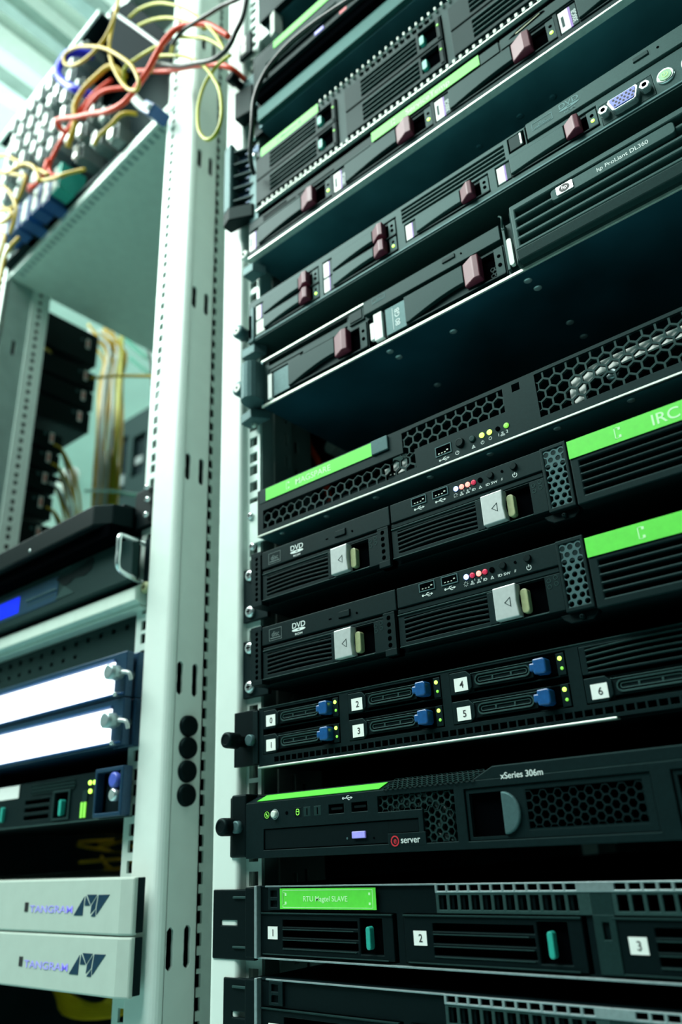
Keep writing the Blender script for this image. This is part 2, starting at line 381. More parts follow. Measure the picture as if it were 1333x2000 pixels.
def pwrmark(t, x, z, y, r=1.4, m='ink'):
    vs = B()
    for k in range(14):
        a = PI/2+.6+k*(2*PI-1.2)/14; c = PI/2+.6+(k+1)*(2*PI-1.2)/14
        vs.poly([(x+r*math.cos(a), z+r*math.sin(a)), (x+r*math.cos(c), z+r*math.sin(c)), (x+.78*r*math.cos(c), z+.78*r*math.sin(c)), (x+.78*r*math.cos(a), z+.78*r*math.sin(a))], y-.1, y)
    vs.box(x-.13*r, x+.13*r, y-.1, y, z+.1*r, z+1.15*r)
    P('power_symbol', vs, m, t)
def rings(t, x, z, y, r, m='ink', name='printed_ring', w=.25):
    b = B(); n = 18
    o = [(x+r*math.cos(2*PI*i/n), z+r*math.sin(2*PI*i/n)) for i in range(n)]; i_ = [(x+(r-w)*math.cos(2*PI*i/n), z+(r-w)*math.sin(2*PI*i/n)) for i in range(n)]
    return P(name, b.ring(o, i_, y-.1, y), m, t)
def netmark(t, x, z, y, s=1.):
    b = B()
    for dx, dz in ((-.9,-1), (.9,-1), (0, .9)): b.plate(x+(dx-.65)*s, x+(dx+.65)*s, z+(dz-.5)*s, z+(dz+.5)*s, y-.1, y, [(x+(dx-.4)*s, x+(dx+.4)*s, z+(dz-.25)*s, z+(dz+.25)*s)])
    b.box(x-.1*s, x+.1*s, y-.1, y, z-.2*s, z+.4*s).box(x-.9*s, x+.9*s, y-.1, y, z-.3*s, z-.1*s)
    P('network_symbol', b, 'ink', t)
def warnmark(t, x, z, y, s=1., m='ink'):
    b = B(); o = [(x-1.2*s, z-s), (x+1.2*s, z-s), (x, z+1.1*s)]; i_ = [(x-.75*s, z-.72*s), (x+.75*s, z-.72*s), (x, z+.6*s)]
    b.ring(o, i_, y-.1, y).box(x-.1*s, x+.1*s, y-.1, y, z-.4*s, z+.3*s); P('warning_symbol', b, m, t)
def discmark(t, x0, z0, wd, h, y, m='ink'):
    b = B(); b.plate(x0, x0+wd, z0, z0+h, y-.1, y, [(x0+.35, x0+wd-.35, z0+.35, z0+h-.35)])
    b.box(x0+wd*.1, x0+wd*.9, y-.1, y, z0+h*.16, z0+h*.24)
    P('disc_logo_frame', b, m, t); text(t, 'disc', x0+wd*.5, z0+h*.34, h*.42, y, m, 'disc_logo', 'CENTER', wide=.95)
def dvdmark(t, x, z, wd, y, m='ink'):
    text(t, 'DVD', x, z+.5, wd*.3, y, m, 'dvd_logo', 'CENTER', wide=1.12)
    n = 24; xx, zz, a = x, z-wd*.08, wd/2
    o = [(xx+a*math.cos(2*PI*i/n), zz+wd*.085*math.sin(2*PI*i/n)) for i in range(n)]
    i_ = [(xx+a*.22*math.cos(2*PI*i/n), zz+wd*.03*math.sin(2*PI*i/n)) for i in range(n)]
    P('dvd_logo_disc', B().ring(o, i_, y-.1, y), m, t)
    text(t, 'ROM', x, z-wd*.36, wd*.11, y, m, 'dvd_logo', 'CENTER', wide=1.6)
def tape(t, x0, x1, z0, z1, y, body=None, bx=None, bh=5, rot=0, lx=0, m='tapetx'):
    p = P('label_tape', B().box(x0, x1, y-.35, y, z0, z1), 'tape', t, label='bright green printed label tape')
    if body: text(p, body, bx, (z0+z1)/2-bh/2, bh, y-.4, m, 'tape_print', wide=1.08)
    if lx:
        h = z1-z0
        P('tape_border', B().box(lx, lx+2.4, y-.45, y-.36, z1-h*.2-.3, z1-h*.2).box(lx, lx+2.4, y-.45, y-.36, z0+h*.2, z0+h*.2+.3).box(lx, lx+.5, y-.45, y-.36, z0+h*.2, z1-h*.2)
          .box(lx+2.2, lx+3.6, y-.45, y-.36, z1-h*.36, z1-h*.22).box(lx+2.2, lx+3.6, y-.45, y-.36, z0+h*.22, z0+h*.36), 'tapetx', p)
    return p
# drive carrier with an arched handle and a maroon latch; s = size, all offsets from the left end
def carrier(t, x0, z0, w_, h, y, lw, hw, tw, lab='purple', on=True, arch=5.5, m='gry'):
    c = P('drive_carrier', B().plate(x0-1.5, x0+w_+1, z0-1, z0+h+1, y+1, y+4, [(x0+lw+hw+tw-2, x0+w_-7, z0+.5, z0+h-1)]), 'blk2', t, .2)
    P('carrier_recess', B().box(x0-1, x0+w_, y+4.2, y+5, z0-.5, z0+h+.5), 'hole', c)
    if lab == 'purple':
        P('capacity_label', B().box(x0, x0+lw*.55, y, y+1, z0, z0+h), 'white', c)
        P('capacity_label', B().box(x0+lw*.55, x0+lw*.68, y, y+1, z0, z0+h), 'purple', c)
        P('capacity_label', B().box(x0+lw*.68, x0+lw, y, y+1, z0, z0+h), 'gry', c)
    elif lab == 'grey':
        P('capacity_label', B().box(x0, x0+lw, y, y+1, z0, z0+h), 'ear', c, label='grey capacity label')
    else:
        P('capacity_label', B().box(x0, x0+lw, y, y+1, z0, z0+h), 'offw', c, label='plain pale label')
    n = 14; x1 = x0+lw+1; x2 = x1+hw
    lo = []
    for i in range(n+1):
        u = i/n; lo.append((x1+(x2-x1)*u, z0+(0 if i == 0 else arch*math.sin(PI*min(1, u*1.15))**.6*(1 if u < .87 else 1)) + (0 if u < .9 else 0)))
    lo = [(x1, z0+.5)]+[(x1+hw*.06, z0+.6)]+[(x1+hw*(.06+.94*i/n), z0+.6+arch*math.sin(PI*(.5*i/n))) for i in range(1, n+1)]
    P('carrier_handle', B().poly([(x1, z0+h), (x2, z0+h)]+lo[::-1], y-2.5, y+1), m, c, .5)
    P('carrier_lip', B().box(x1, x0+w_, y-1, y+2, z0-1, z0+.2), 'blk2', c, .2)
    tz = z0+arch*.45
    P('latch', B().prism([(x2+.5, y+1), (x2+.5, y-2.5), (x2+tw*.7, y-7), (x2+tw, y-6), (x2+tw, y+1)], tz, z0+h-.5), 'maroon', c, .7, label='maroon release latch')
    P('light_panel', B().box(x0+w_-7, x0+w_, y-.2, y+2, z0-.5, z0+h), m, c, .3)
    led(c, x0+w_-3.5, z0+h*.36, y-.9, 'ledg' if on else 'hole', min(1.5, h*.09)); led(c, x0+w_-3.5, z0+h*.68, y-.7, 'hole', min(1.4, h*.09), 'status_light')
    return c

# ------------------------------------------------------------------ server with four wide drives (z 533..577)
def build_four_drive():
    t = thing('rack_server', 'black rack server with maroon latches and green tape reading Service Temp, steel underside', 'server', (-206, 0, 533))
    y = -15
    chassis(t, 533, 577, y+6, 'sheet', -430, 17)
    P('front_lip', B().box(-431, 18, y-.6, y+6, 532.6, 534.4), 'steel', t, .3, label='bright folded steel edge')
    cuts = [(-410, -366, 567.5, 570), (-363, -318, 567.5, 570), (-410, -378, 572, 574)]
    f = P('front_panel', B().plate(-430, 17, 535, 577, y, y+6, cuts+[(-430+110.4*i, -430+110.4*i+107, 539.5, 564.6) for i in range(4)]), 'blk2', t, .4)
    P('panel_void_shade', B().box(-429, 16, y+5.2, y+6.2, 536, 576), 'hole', t)  # void-black sheet painting the shade behind the cut-outs
    P('upper_strip', B().box(-427, -276, y-1, y+.2, 565.2, 567), 'gry', t, .3).name
    for i in range(4):
        c = carrier(t, -429.3+110.4*i, 541, 107, 21.5, y, 13.5, 57, 17)
        if i: text(c, '300GB', -429.3+110.4*i+13, 543, 3.4, y-.1, 'ink', 'capacity_print', rot=PI/2)
        P('label_code', B().box(-429.3+110.4*i+1.5, -429.3+110.4*i+3.6, y-.1, y, 546, 557), 'gry', c)
    tape(t, -273, -163.7, 567, 578, y-1, 'ServiceTemp', -236, 5.5, lx=-251)
    P('blank_cover', B().box(-163, -146, y-1, y, 566, 577), 'gry', t, .3)
    P('blank_cover', B().box(-144.5, -12, y-1, y, 566, 577), 'gry', t, .3)
    P('paper_slot', B().poly([(-137, 571), (-128, 574.5), (-116, 576), (-107, 575), (-106, 573.5), (-116, 572), (-128, 570.5)], y-1.4, y-1), 'hole', t)
    P('slot_edge', B().poly([(-131, 571), (-110, 574.3), (-110, 574.8), (-131, 571.8)], y-1.6, y-1.3), 'olive', t)
    knob(t, -436, 541, -3, 5.2, 14, 'offw'); P('screw_hex', B().cyl(-436, 541, 1.4, -17.6, -17, 6), 'hole', t)
    P('rack_ear', B().box(-440, -430, -3.5, -.3, 533, 577), 'ear', t, .5)
    P('rail_bracket', B().prism([(-438, -3), (-438, -16), (-424, -16), (-418, -3)], 515, 525), 'ear', t, .8)
    for x, yy in ((-152.5, 6.7), (-124.9, 8.9), (-192.5, 10.3)):
        P('underside_rivet', B().lathe(0, 0, [(-.7, 1.2), (-.5, 2.6), (0, 3)], 16).xf(lambda a, b_, c_: (x+a, yy+14+c_, 533+b_)), 'sheet', t)
build_four_drive()

# ------------------------------------------------------------------ server with vent, disc drive and video port (z 433..477)
def build_vented():
    t = thing('rack_server', 'slate-grey rack server with stacked maroon-latched drives and a blue video port', 'server', (-206, 0, 433))
    y = -15
    chassis(t, 433, 477, y+8, 'sheet', -430, 17)
    wins = [(-421, -341.5, 436, 471), (-337, -257, 436, 471), (-249.5, -172.5, 438.5, 457), (-166.5, -88, 438.5, 457)]
    slots = [(-251, -157, z, z+2.4) for z in (459.5, 463.5, 467.5, 471.5)]
    P('front_panel', B().plate(-430, 17, 434, 478, y, y+7, wins+slots+[(-153.5, -140, 461.5, 476), (-86, -50.5, 436, 454), (-139, -10, 461, 477)]), 'gry2', t, .5)
    P('panel_void_shade', B().box(-429, 16, y+6.5, y+7.9, 435, 476), 'hole', t)
    P('front_lip', B().box(-431, 18, y-.8, y+7, 432.6, 434.2), 'ear', t, .3)
    P('underside_lit_lip', B().box(-430, 17, y, y+26, 431, 432.6), 'gry2', t, .3)  # paler slate paints the light on the front of the underside
    for x0, on in ((-420, 1), (-336, 1)):
        for z0 in (453.5, 437.5): carrier(t, x0, z0, 78, 15.5 if z0 > 450 else 14, y, 10.5, 44, 13, 'purple' if x0 > -400 or z0 > 450 else 'cream', on and z0 < 450, 4.5, 'gry2')
    carrier(t, -248.5, 440, 75.5, 15, y, 10, 41, 12, 'purple', False, 3, 'gry2')
    carrier(t, -165.5, 440, 77, 15, y, 10.5, 42.5, 12, 'purple', True, 2.5, 'gry2')
    c = P('service_cover', B().box(-152.3, -141.5, y-.6, y+3, 462.5, 475), 'blk2', t, .5); P('cover_edge', B().box(-143.4, -142.4, y-1, y-.5, 464, 474), 'steel', c)
    d = P('disc_drive', B().box(-137.5, -11, y-1.6, y+5, 462.5, 477.5), 'gry2', t, .5)
    b = P('eject_button', B().box(-58.5, -48, y-2.5, y-1.2, 470.2, 473.8), 'gry', d, .4); P('eject_hole', B().cyl(-42, 471, .9, y-1.8, y-1.5, 12), 'hole', d)
    discmark(d, -133, 467.3, 16, 6.5, y-1.7, 'ear'); dvdmark(d, -104.5, 470.3, 15, y-1.7, 'ear')
    v = P('video_port', B().box(-86, -50.5, y, y+5, 436, 454), 'gry', t, .3)
    P('port_shell', B().poly([(-79, 449), (-60, 449), (-59, 447), (-61.5, 439), (-63, 438), (-76, 438), (-77.5, 439), (-80, 447)], y-5, y+1), 'chrome', v, .5)
    P('port_insert', B().poly([(-77.8, 447.8), (-61.2, 447.8), (-60.6, 446.6), (-62.6, 440), (-63.4, 439.3), (-75.6, 439.3), (-76.4, 440), (-78.4, 446.6)], y-5.6, y-4.4), 'vga', v)
    b = B()
    for r, n, off in ((445.8, 5, 0), (443.5, 5, 1.4), (441.2, 5, .2)):
        for k in range(n): b.cyl(-75.4+off+k*2.9, r, .75, y-5.75, y-5.5, 10)
    P('pin_holes', b, 'pin', v)
    for xx in (-83.2, -55.3):
        s = P('jack_post', B().cyl(xx, 444.3, 3.6, y-5, y+1, 6), 'chrome', v, .4); P('post_bore', B().cyl(xx, 444.3, 1.7, y-5.2, y-4.9, 14), 'hole', s)
    q = P('power_button', B().lathe(-42.7, 445.3, [(y-1.2, 4.3), (y-1.8, 5.0), (y-.5, 5.8), (y+1, 6)], 28), 'chrome', t)
    P('button_face', B().cyl(-42.7, 445.3, 4.1, y-1.9, y-1.1, 24), 'ps2', q); pwrmark(q, -42.7, 445.3, y-2, 2, 'ledgd')
    q = P('keyboard_port', B().lathe(-27, 445.3, [(y-1.2, 4.3), (y-1.8, 5.0), (y-.5, 5.8), (y+1, 6)], 28), 'chrome', t)
    P('button_face', B().cyl(-27, 445.3, 4.1, y-1.9, y-1.1, 24), 'vga', q)
    knob(t, -440, 449, -3, 6.6, 18, 'ear'); P('screw_face', B().cyl(-440, 449, 4, -21.8, -21.2, 20), 'offw', t); P('screw_hex', B().cyl(-440, 449, 1.2, -22.1, -21.7, 6), 'hole', t)
    P('rack_ear', B().box(-438, -424.5, -8, -.3, 456.5, 464), 'offw', t, .8)
    P('rack_ear', B().prism([(-431, -2), (-431, -14), (-422, -17), (-422, -2)], 432, 470), 'ear', t, .6)
    P('ear_slot', B().rbox(-428.6, -426, -16.5, -13, 437, 462, 1), 'hole', t)
    P('rail_bracket', B().prism([(-441, -3), (-441, -14), (-424, -14), (-418, -3)], 421, 431), 'ear', t, .8)
build_vented()

# ------------------------------------------------------------------ server with louvred bezel (z 356..404)
def build_louvred():
    t = thing('rack_server', 'black rack server with louvred bezel reading hp ProLiant DL360 and scratched steel underside', 'server', (-206, 0, 357))
    y = -15
    chassis(t, 357, 404, y+8, 'sheetd', -412, 3, name='chassis')
    P('underside', B().box(-412, 3, y+.5, 600, 355.6, 357.2), 'sheetb', t, .2, label='scratched blue-black steel underside')
    P('front_lip', B().box(-413, 4, y-.6, y+1, 355.4, 357.8).box(-413, -294, y-.6, y+1, 402.6, 404.4), 'steel', t, .3, label='bright folded steel edge')
    P('side_sheet', B().plate(y, 120, 357, 404, 0, 1.5, [(y+6, y+9, 362, 398)]).xf(lambda a, b_, c_: (-413.4+b_, a, c_)), 'sheet', t)
    P('front_panel', B().plate(-412, 3, 358, 403, y+2, y+7, [(-407, -293, 360, 387), (-293, -171, 360, 387.5), (-406, -315, 390.5, 393), (-406, -315, 397, 402), (-150, 0, 360, 402)]), 'gry', t, .4)
    P('panel_void_shade', B().box(-411, 2, y+6.5, y+7.9, 358, 403), 'hole', t)
    P('label_edge', B().box(-405.3, -400.4, y-.5, y+3, 361, 386), 'white', t, .5, label='thin cream label')
    carrier(t, -398.3, 361.8, 104, 23.8, y, 18.5, 52, 16, 'grey', False, 8)
    P('label_edge', B().box(-291, -287.2, y, y+3, 365, 381), 'white', t, .5).name
    P('label_edge', B().box(-286.4, -278.2, y-1, y+3, 361.8, 387), 'white', t, .5)
    c = carrier(t, -275, 361.8, 104, 24.4, y, 18.5, 52.5, 15, 'grey', False, 8)
    text(c, '80 GB', -262, 366, 4.4, y-.1, 'ink', 'capacity_print', rot=PI/2); P('label_rule', B().box(-268.6, -268.2, y-.1, y, 364, 384), 'ink', c)
    P('side_strip', B().box(-403, -366, y, y+3, 387.4, 390), 'gry', t, .3); P('side_strip', B().box(-363, -316, y, y+3, 388, 391.6), 'gry', t, .3)
    c = P('service_cover', B().box(-311, -298, y, y+3, 391.6, 400.8), 'blk2', t, .5); P('cover_frame', B().plate(-312, -296.6, 390.4, 402, y+.6, y+2, [(-310.8, -298, 391.8, 400.8)]), 'gry', c, .2)
    d = P('disc_drive', B().box(-295, -170.5, y-1.5, y+5, 390.6, 403.6), 'gry', t, .5)
    P('eject_button', B().box(-219, -207.7, y-2.4, y-1.2, 397.3, 400.8), 'blk2', d, .4); P('eject_hole', B().cyl(-202.6, 397.6, .8, y-1.8, y-1.4, 12), 'hole', d)
    discmark(d, -286, 396.5, 13, 5, y-1.6, 'ear')
    b = B()
    b.hexes(-181, -175, 365, 372, 3.2, .3, y+.5, y+2); P('vent_mesh', b, 'blk2', t)
    P('bezel_hinge', B().box(-168.5, -166.5, y-2, y+2, 361, 402).tube([(-168, y-4, 408), (-165, y-7, 402), (-167, y-4, 396), (-164, y-7, 392)], .8), 'gry2', t, .5)
    P('bezel_pin', B().rbox(-166.2, -162.6, y-3, y, 363, 386, 1.6), 'offw', t)
    # bezel
    yb = -25
    sl_ = [(393.2, 399.6), (384.8, 390.2), (376.6, 381.6), (369, 373.4)]
    bz = P('bezel', B().plate(-157.5, 3, 366, 405, yb, yb+9, [(-153.5, -3, a, c) for a, c in sl_]), 'gry2', t, 1.0, label='slate louvred front bezel')
    P('bezel_skirt', B().sect([(yb, 366.2), (yb+9, 366.2), (yb+9, 357), (yb+5, 356.4), (yb+1.4, 358)], -157.5, 3), 'gry', bz, .8)
    P('bezel_side', B().prism([(-157.5, yb+1), (-157.5, y+2), (-160, y+2), (-160, yb+5)], 358, 404), 'gry2', bz, .5)
    P('bezel_void_shade', B().box(-154, -1, yb+8.6, yb+9.6, 367, 402), 'hole', bz)
    b = B()
    for a, c in sl_[1:]:
        for k in range(11): b.box(-148+k*13.6+(a%3), -144.5+k*13.6+(a%3), yb+5, yb+8.5, a-.5, a+1.6)
    P('vent_clips', b, 'bolt', bz)
    pl = P('name_plate', B().rbox(-126.5, -45, yb-1.6, yb+3, 387.6, 396.8, 2.5), 'gry2', bz, .5)
    P('logo_plate', B().rbox(-122.3, -110.6, yb-2.4, yb-1.4, 389.2, 396, .6), 'silver', pl)
    P('logo_disc', B().cyl(-116.5, 392.6, 3.0, yb-2.6, yb-2.3, 24, 1.2), 'inkd', pl); text(pl, 'hp', -116.4, 391.6, 2.8, yb-2.7, 'silver', 'logo_print', 'CENTER')
    text(pl, 'hp ProLiant DL360', -94.6, 390.6, 3.1, yb-1.7, 'ink', 'name_print', wide=.98)
    for x, yy in ((-281, -4), (-280.3, 7), (-161, -4), (-159.5, 8), (-280.5, 62.5), (-159.7, 61.2), (-159.2, 85.2), (-230.5, 9)):
        P('underside_rivet', B().lathe(0, 0, [(-1, 1.0), (-.8, 2.2), (-.3, 2.8), (0, 3)], 16).xf(lambda a, b_, c_: (x+a, yy+c_, 355.6+b_)), 'bolt', t)
    # left handle
    P('rack_ear', B().box(-441, -424, -5, -.3, 357, 404), 'ear', t, .6)
    P('handle_grip', B().prism([(-431, -6)]+arc(-421, -20, 9.5, PI, 2*PI, 8)+[(-411.5, -6)], 363, 401), 'ear', t, .8, label='rounded slate grip')
    P('rail_bracket', B().prism([(-440, -3), (-440, -15), (-424, -18), (-414, -3)], 350, 359), 'ear', t, .8)
    knob(t, -439.5, 386, -3, 7, 17, 'ear'); P('screw_face', B().cyl(-439.5, 386, 4.2, -20.8, -20.2, 20), 'offw', t); P('screw_hex', B().cyl(-439.5, 386, 1.2, -21.1, -20.7, 6), 'hole', t)
    screw(t, -428, 409, -6, 2.6, 'offw'); screw(t, -431, 349, -6, 2.6, 'offw'); screw(t, -434, 362, -6, 2.2, 'offw')
build_louvred()

# ------------------------------------------------------------------ honeycomb fronted server (z 237..278)
def build_honeycomb():
    t = thing('rack_server', 'black rack server with honeycomb front and pale green tape along its top left edge', 'server', (-206, 0, 237))
    y = -12
    chassis(t, 237, 278, 45, 'sheetd'); P('side_wall', B().box(-422, -420, y+2, 45, 237, 278), 'blk2', t)
    P('underside', B().box(-421, 8, y+.5, 600, 236.6, 238), 'sheet', t, .2)
    P('inner_floor', B().box(-420, 7, y+3, 45, 238, 239), 'sheetd', t)
    cuts = [(-415.5, -281, 242.5, 259), (-282, -262, 243.5, 259), (-272, -262, 258, 275), (-263, -189, 258, 275.5), (-182, -176.4, 270, 275.6), (-165.5, -2, 244, 276)]
    P('front_panel', B().plate(-422, 9, 238, 278.5, y, y+2, cuts), 'blk2', t, .3)
    P('front_lip', B().box(-422, 9, y-.5, y+2, 236.6, 238), 'steel', t, .2)
    b = B().hexes(-415, -280, 244, 259, 4.35*2, .16, y+.5, y+2.4)
    b.hexes(-415+15*8.7, -262, 244, 259, 8.7, .16, y+.5, y+2.4)
    P('vent_mesh', b, 'gry', t); P('vent_mesh', B().hexes(-271, -189, 259.5, 275.5, 8.2, .16, y+.5, y+2.4), 'gry', t)
    P('vent_mesh', B().hexes(-164, -2, 245.4, 276, 8.1, .16, y+.5, y+2.4), 'gry', t)
    P('inner_duct', B().poly([(-146, 246), (-145, 264), (-128, 268), (-110, 269), (-40, 269), (-40, 263), (-110, 261.5), (-126, 260), (-135, 257), (-136, 247)], -8, -6), 'white', t, label='white duct seen through the mesh')
    P('inner_fan', B().lathe(-118, 256.5, [(-8.6, 2), (-9, 3), (-7, 4), (-6, 3)], 20), 'bolt', t)
    P('inner_board', B().box(-284, -272, -8, -7, 247, 260).box(-292, -287, -8, -7, 248, 254), 'white', t); P('inner_board', B().box(-408, -300, 14, 16, 240, 247), 'bolt', t)
    tape(t, -411.6, -299.5, 266.6, 277.6, y-.3, 'MAGSPARE', -378, 5, lx=-388)
    P('tape_backing', B().box(-419, -299, y-.3, y, 266, 278.5), 'gry', t); P('end_clip', B().box(-299.3, -284, y-1.6, y, 266.5, 278), 'ear', t, .5)
    usb(t, -245, -232, 244.6, 252.2, y); usbmark(t, -238.5, 241.5, y)
    P('power_button', B().lathe(-225, 248.8, [(y-1.5, 2.2), (y-1.8, 2.9), (y-.6, 3.4), (y+.5, 3.6)], 22), 'blk', t); pwrmark(t, -228, 242.3, y, 1.5)
    P('reset_button', B().lathe(-215.4, 248, [(y-1, 1.6), (y-.8, 2.3), (y+.5, 2.5)], 20), 'gry', t); warnmark(t, -215.2, 242.2, y, 1.2)
    led(t, -208, 247.9, y-.8, 'ledg', 1.9); led(t, -202.2, 247.9, y-.8, 'ledg', 1.9); led(t, -196, 248, y-.8, 'hole', 1.6, 'status_light'); led(t, -189.6, 247.9, y-.8, 'ledgd', 1.9)
    pwrmark(t, -208.2, 242.6, y, 1.3); rings(t, -202.2, 243.4, y, 1.2); netmark(t, -193, 243.2, y, 1.0)
    text(t, '1', -196.6, 242.2, 2.2, y-.1, 'ink'); text(t, '2', -190.4, 242.6, 2.2, y-.1, 'ink')
    for x in (-400.8, -353.2, -304.5, -256.2, -207.9, -159.2, -111.6):
        P('underside_rivet', B().lathe(0, 0, [(-.8, 1), (-.5, 2.2), (0, 2.6)], 14).xf(lambda a, b_, c_: (x+a, -4+c_, 236.6+b_)), 'bolt', t)
    P('rack_ear', B().box(-441, -421, -3, -.3, 238, 276), 'rail', t, .4)
    screw(t, -439, 264, -3, 3.4, 'chrome'); screw(t, -439, 236.5, -.5, 3.6, 'chrome')
build_honeycomb()
# ------------------------------------------------------------------ twin servers with silver levers
def drive_tray(t, x0, x1, z0, z1, y, lx, rx, vents):
    """tray from x0 to x1 with a vent field, silver lever at lx..lx+15.6, dark recess to rx"""
    c = P('drive_tray', B().plate(x0, x1, z0, z1, y, y+4, [(vents[0], vents[1], vents[2], vents[3]), (lx+15, rx, z0+1.2, z1-.6)]), 'blk2', t, .4)
    P('tray_recess', B().box(x0+1, x1-1, y+4, y+5, z0+.5, z1-.5), 'hole', c)
    b = B(); n = 5; h = vents[3]-vents[2]
    for k in range(n):                                   # bowed louvre blades
        lo, hi = [], []
        for i in range(9):
            u = i/8; x = vents[0]+(vents[1]-vents[0])*u
            zz = vents[2]+h*(.06+.20*k)+1.1*math.sin(PI*u)*(1 if k < 3 else .5)
            lo.append((x, zz)); hi.append((x, zz+h*.075))
        b.poly(lo+hi[::-1], y-.6, y+3)
    P('louvre_blades', b, 'blk2', c, .25)
    P('tray_rim', B().box(x0, lx-1, y-.7, y+1, z1-1.0, z1).box(x0, rx, y-.7, y+1, z0, z0+.7), 'gry', c, .3)
    P('tray_post', B().box(vents[1], lx-.6, y-.8, y+2, z0+1, z1-1), 'blk2', c, .4)
    e = lx+15.6
    lv = P('lever', B().poly([(lx, z0+1.4), (e, z0+1.6), (e-.9, (z0+z1)/2), (e-.2, z1-.4), (lx, z1-.7)], y-4.5, y+2), 'silver', c, .6, label='silver release lever')
    mx_ = lx+9.5; mz = (z0+z1)/2
    P('lever_arrow', B().ring([(mx_-2.6, mz), (mx_+1.6, mz+3), (mx_+1.6, mz-3)], [(mx_-2.0, mz), (mx_+1.2, mz+2.4), (mx_+1.2, mz-2.4)], y-4.65, y-4.5), 'gry', lv)
    P('lock_tab', B().rbox(e+.6, e+5.4, y-1.5, y+3, z0+3.2, z1-4.2, 2.0), 'olive', c, .5, label='olive lock tab')
    return c
def build_twin(dz, where, lit, tp):
    t = thing('rack_server', 'black server with silver levers and DVD drive, '+where, 'server', (-206, 0, 175+dz))
    y = -20; Z = lambda z: z+dz
    chassis(t, Z(176), Z(215), y+8, 'sheetd', -419, 6)
    P('rack_ear', B().box(-447, -419, -4, -.3, Z(171), Z(216)), 'blk2', t, .4)
    screw(t, -438.4, Z(209.8), -4, 5.0, 'chrome'); screw(t, -438.2, Z(178.8), -4, 5.0, 'chrome')
    # perforated strip at far left
    b = B(); n = 9
    for k in range(n): b.holecell(-419.5, -409.5, Z(178+4.15*k-.1), Z(182.15+4.15*k-.1), -414, Z(180.05+4.15*k), 1.6, 1.6, y-1, y+1.5, 16)
    P('vent_strip', b, 'blk2', t); P('strip_void_shade', B().box(-419.5, -409.5, y+1.6, y+8, Z(177), Z(217)), 'hole', t)
    P('strip_frame', B().box(-420.5, -419.5, y-1, y+8, Z(176), Z(219)).box(-419.5, -408.5, y-1, y+8, Z(215.2), Z(219)).box(-419.5, -408.5, y-1, y+8, Z(174.5), Z(178)), 'blk2', t, .3)
    d = P('disc_drive', B().box(-408, -282.2, y-1, y+7, Z(203), Z(217.3)), 'blk2', t, .5)
    P('eject_button', B().rbox(-331.5, -321.6, y-2, y-.8, Z(208), Z(212.2), .8), 'blk2', d, .3); P('eject_hole', B().cyl(-315.6, Z(208.4), .8, y-1.3, y-.95, 12), 'hole', d)
    P('eject_outline', B().plate(-332, -321.1, Z(207.6), Z(212.6), y-1.15, y-1, [(-331.6, -321.5, Z(208), Z(212.2))]), 'hole', d)
    P('drive_light', B().box(-341, -338.6, y-1.2, y-1, Z(208.8), Z(209.6)), 'hole', d)
    discmark(d, -400.4, Z(205), 13, 9, y-1.1, 'conn'); dvdmark(d, -370.2, Z(209.2), 13.5, y-1.1)
    P('seam', B().box(-408, -282, y+2, y+7, Z(200), Z(203)), 'hole', t)
    P('front_rail', B().box(-408, -293, y, y+7, Z(199.6), Z(201.4)), 'blk2', t, .4)
    drive_tray(t, -408, -293.5, Z(177.4), Z(199.4), y, -334.3, -302.6, (-403.5, -340, Z(180.6), Z(196.6)))
    def dots(xx):
        for dx, dz_ in ((0, 0), (0, -3.6), (-4.4, -1), (-4.4, -4.6)): rings(t, xx+dx, Z(197.2)+dz_, y-.05, 1.3, 'gry2', 'indicator_ring')
    dots(-296.2)
    b = B()
    for k in range(5): b.holecell(-293.3, -283.9, Z(178.2+4.6*k), Z(182.8+4.6*k), -288.8, Z(180.5+4.6*k), 1.7, 1.7, y-1.5, y+1, 16)
    P('vent_strip', b, 'blk2', t); P('strip_void_shade', B().box(-293.3, -283.9, y+1.1, y+7, Z(173.6), Z(202.4)), 'hole', t)
    P('strip_foot', B().box(-293.3, -283.9, y-1.5, y+7, Z(173.6), Z(178.2)), 'blk2', t, .4); P('strip_cap', B().box(-293.3, -283.9, y-1.5, y+7, Z(201.2), Z(202.6)), 'blk2', t, .2)
    # right-hand control strip, its top follows the tray seam
    P('control_panel', B().poly([(-281, Z(203.6)), (-150, Z(203.6)), (-150, Z(217.3)), (-281, Z(217.3))], y-1, y+7), 'blk2', t, .5)
    usb(t, -262.8, -250.6, Z(210), Z(216), y-1); usb(t, -245.6, -233.2, Z(210), Z(216), y-1)
    usbmark(t, -256.8, Z(207.5), y-1); usbmark(t, -239.6, Z(207.5), y-1)
    for x, q in zip((-227.2, -222.8, -218.2, -213.8, -209), lit): led(t, x, Z(211.8), y-1.8, q, 1.75, 'indicator_light' if q != 'hole' else 'status_light')
    P('id_button', B().lathe(-201.2, Z(212.4), [(y-2.6, 1.9), (y-2.3, 2.2), (y-1, 2.3)], 18), 'blk', t)
    P('pin_switch', B().cyl(-193.1, Z(212.4), .9, y-1.3, y-.95, 12), 'hole', t)
    P('power_button', B().lathe(-184.7, Z(212.7), [(y-2.6, 2.0), (y-2.3, 2.3), (y-1, 2.4)], 18), 'blk', t)
    yy = y-1.05
    b = B()
    for k in range(8):
        a = k*PI/4; c_, s_ = math.cos(a), math.sin(a); b.poly([(-228+.8*c_-.1*s_, Z(207.4)+.8*s_+.1*c_), (-228+1.7*c_-.1*s_, Z(207.4)+1.7*s_+.1*c_), (-228+1.7*c_+.1*s_, Z(207.4)+1.7*s_-.1*c_), (-228+.8*c_+.1*s_, Z(207.4)+.8*s_-.1*c_)], yy-.1, yy)
    P('light_symbol', b, 'ink', t)
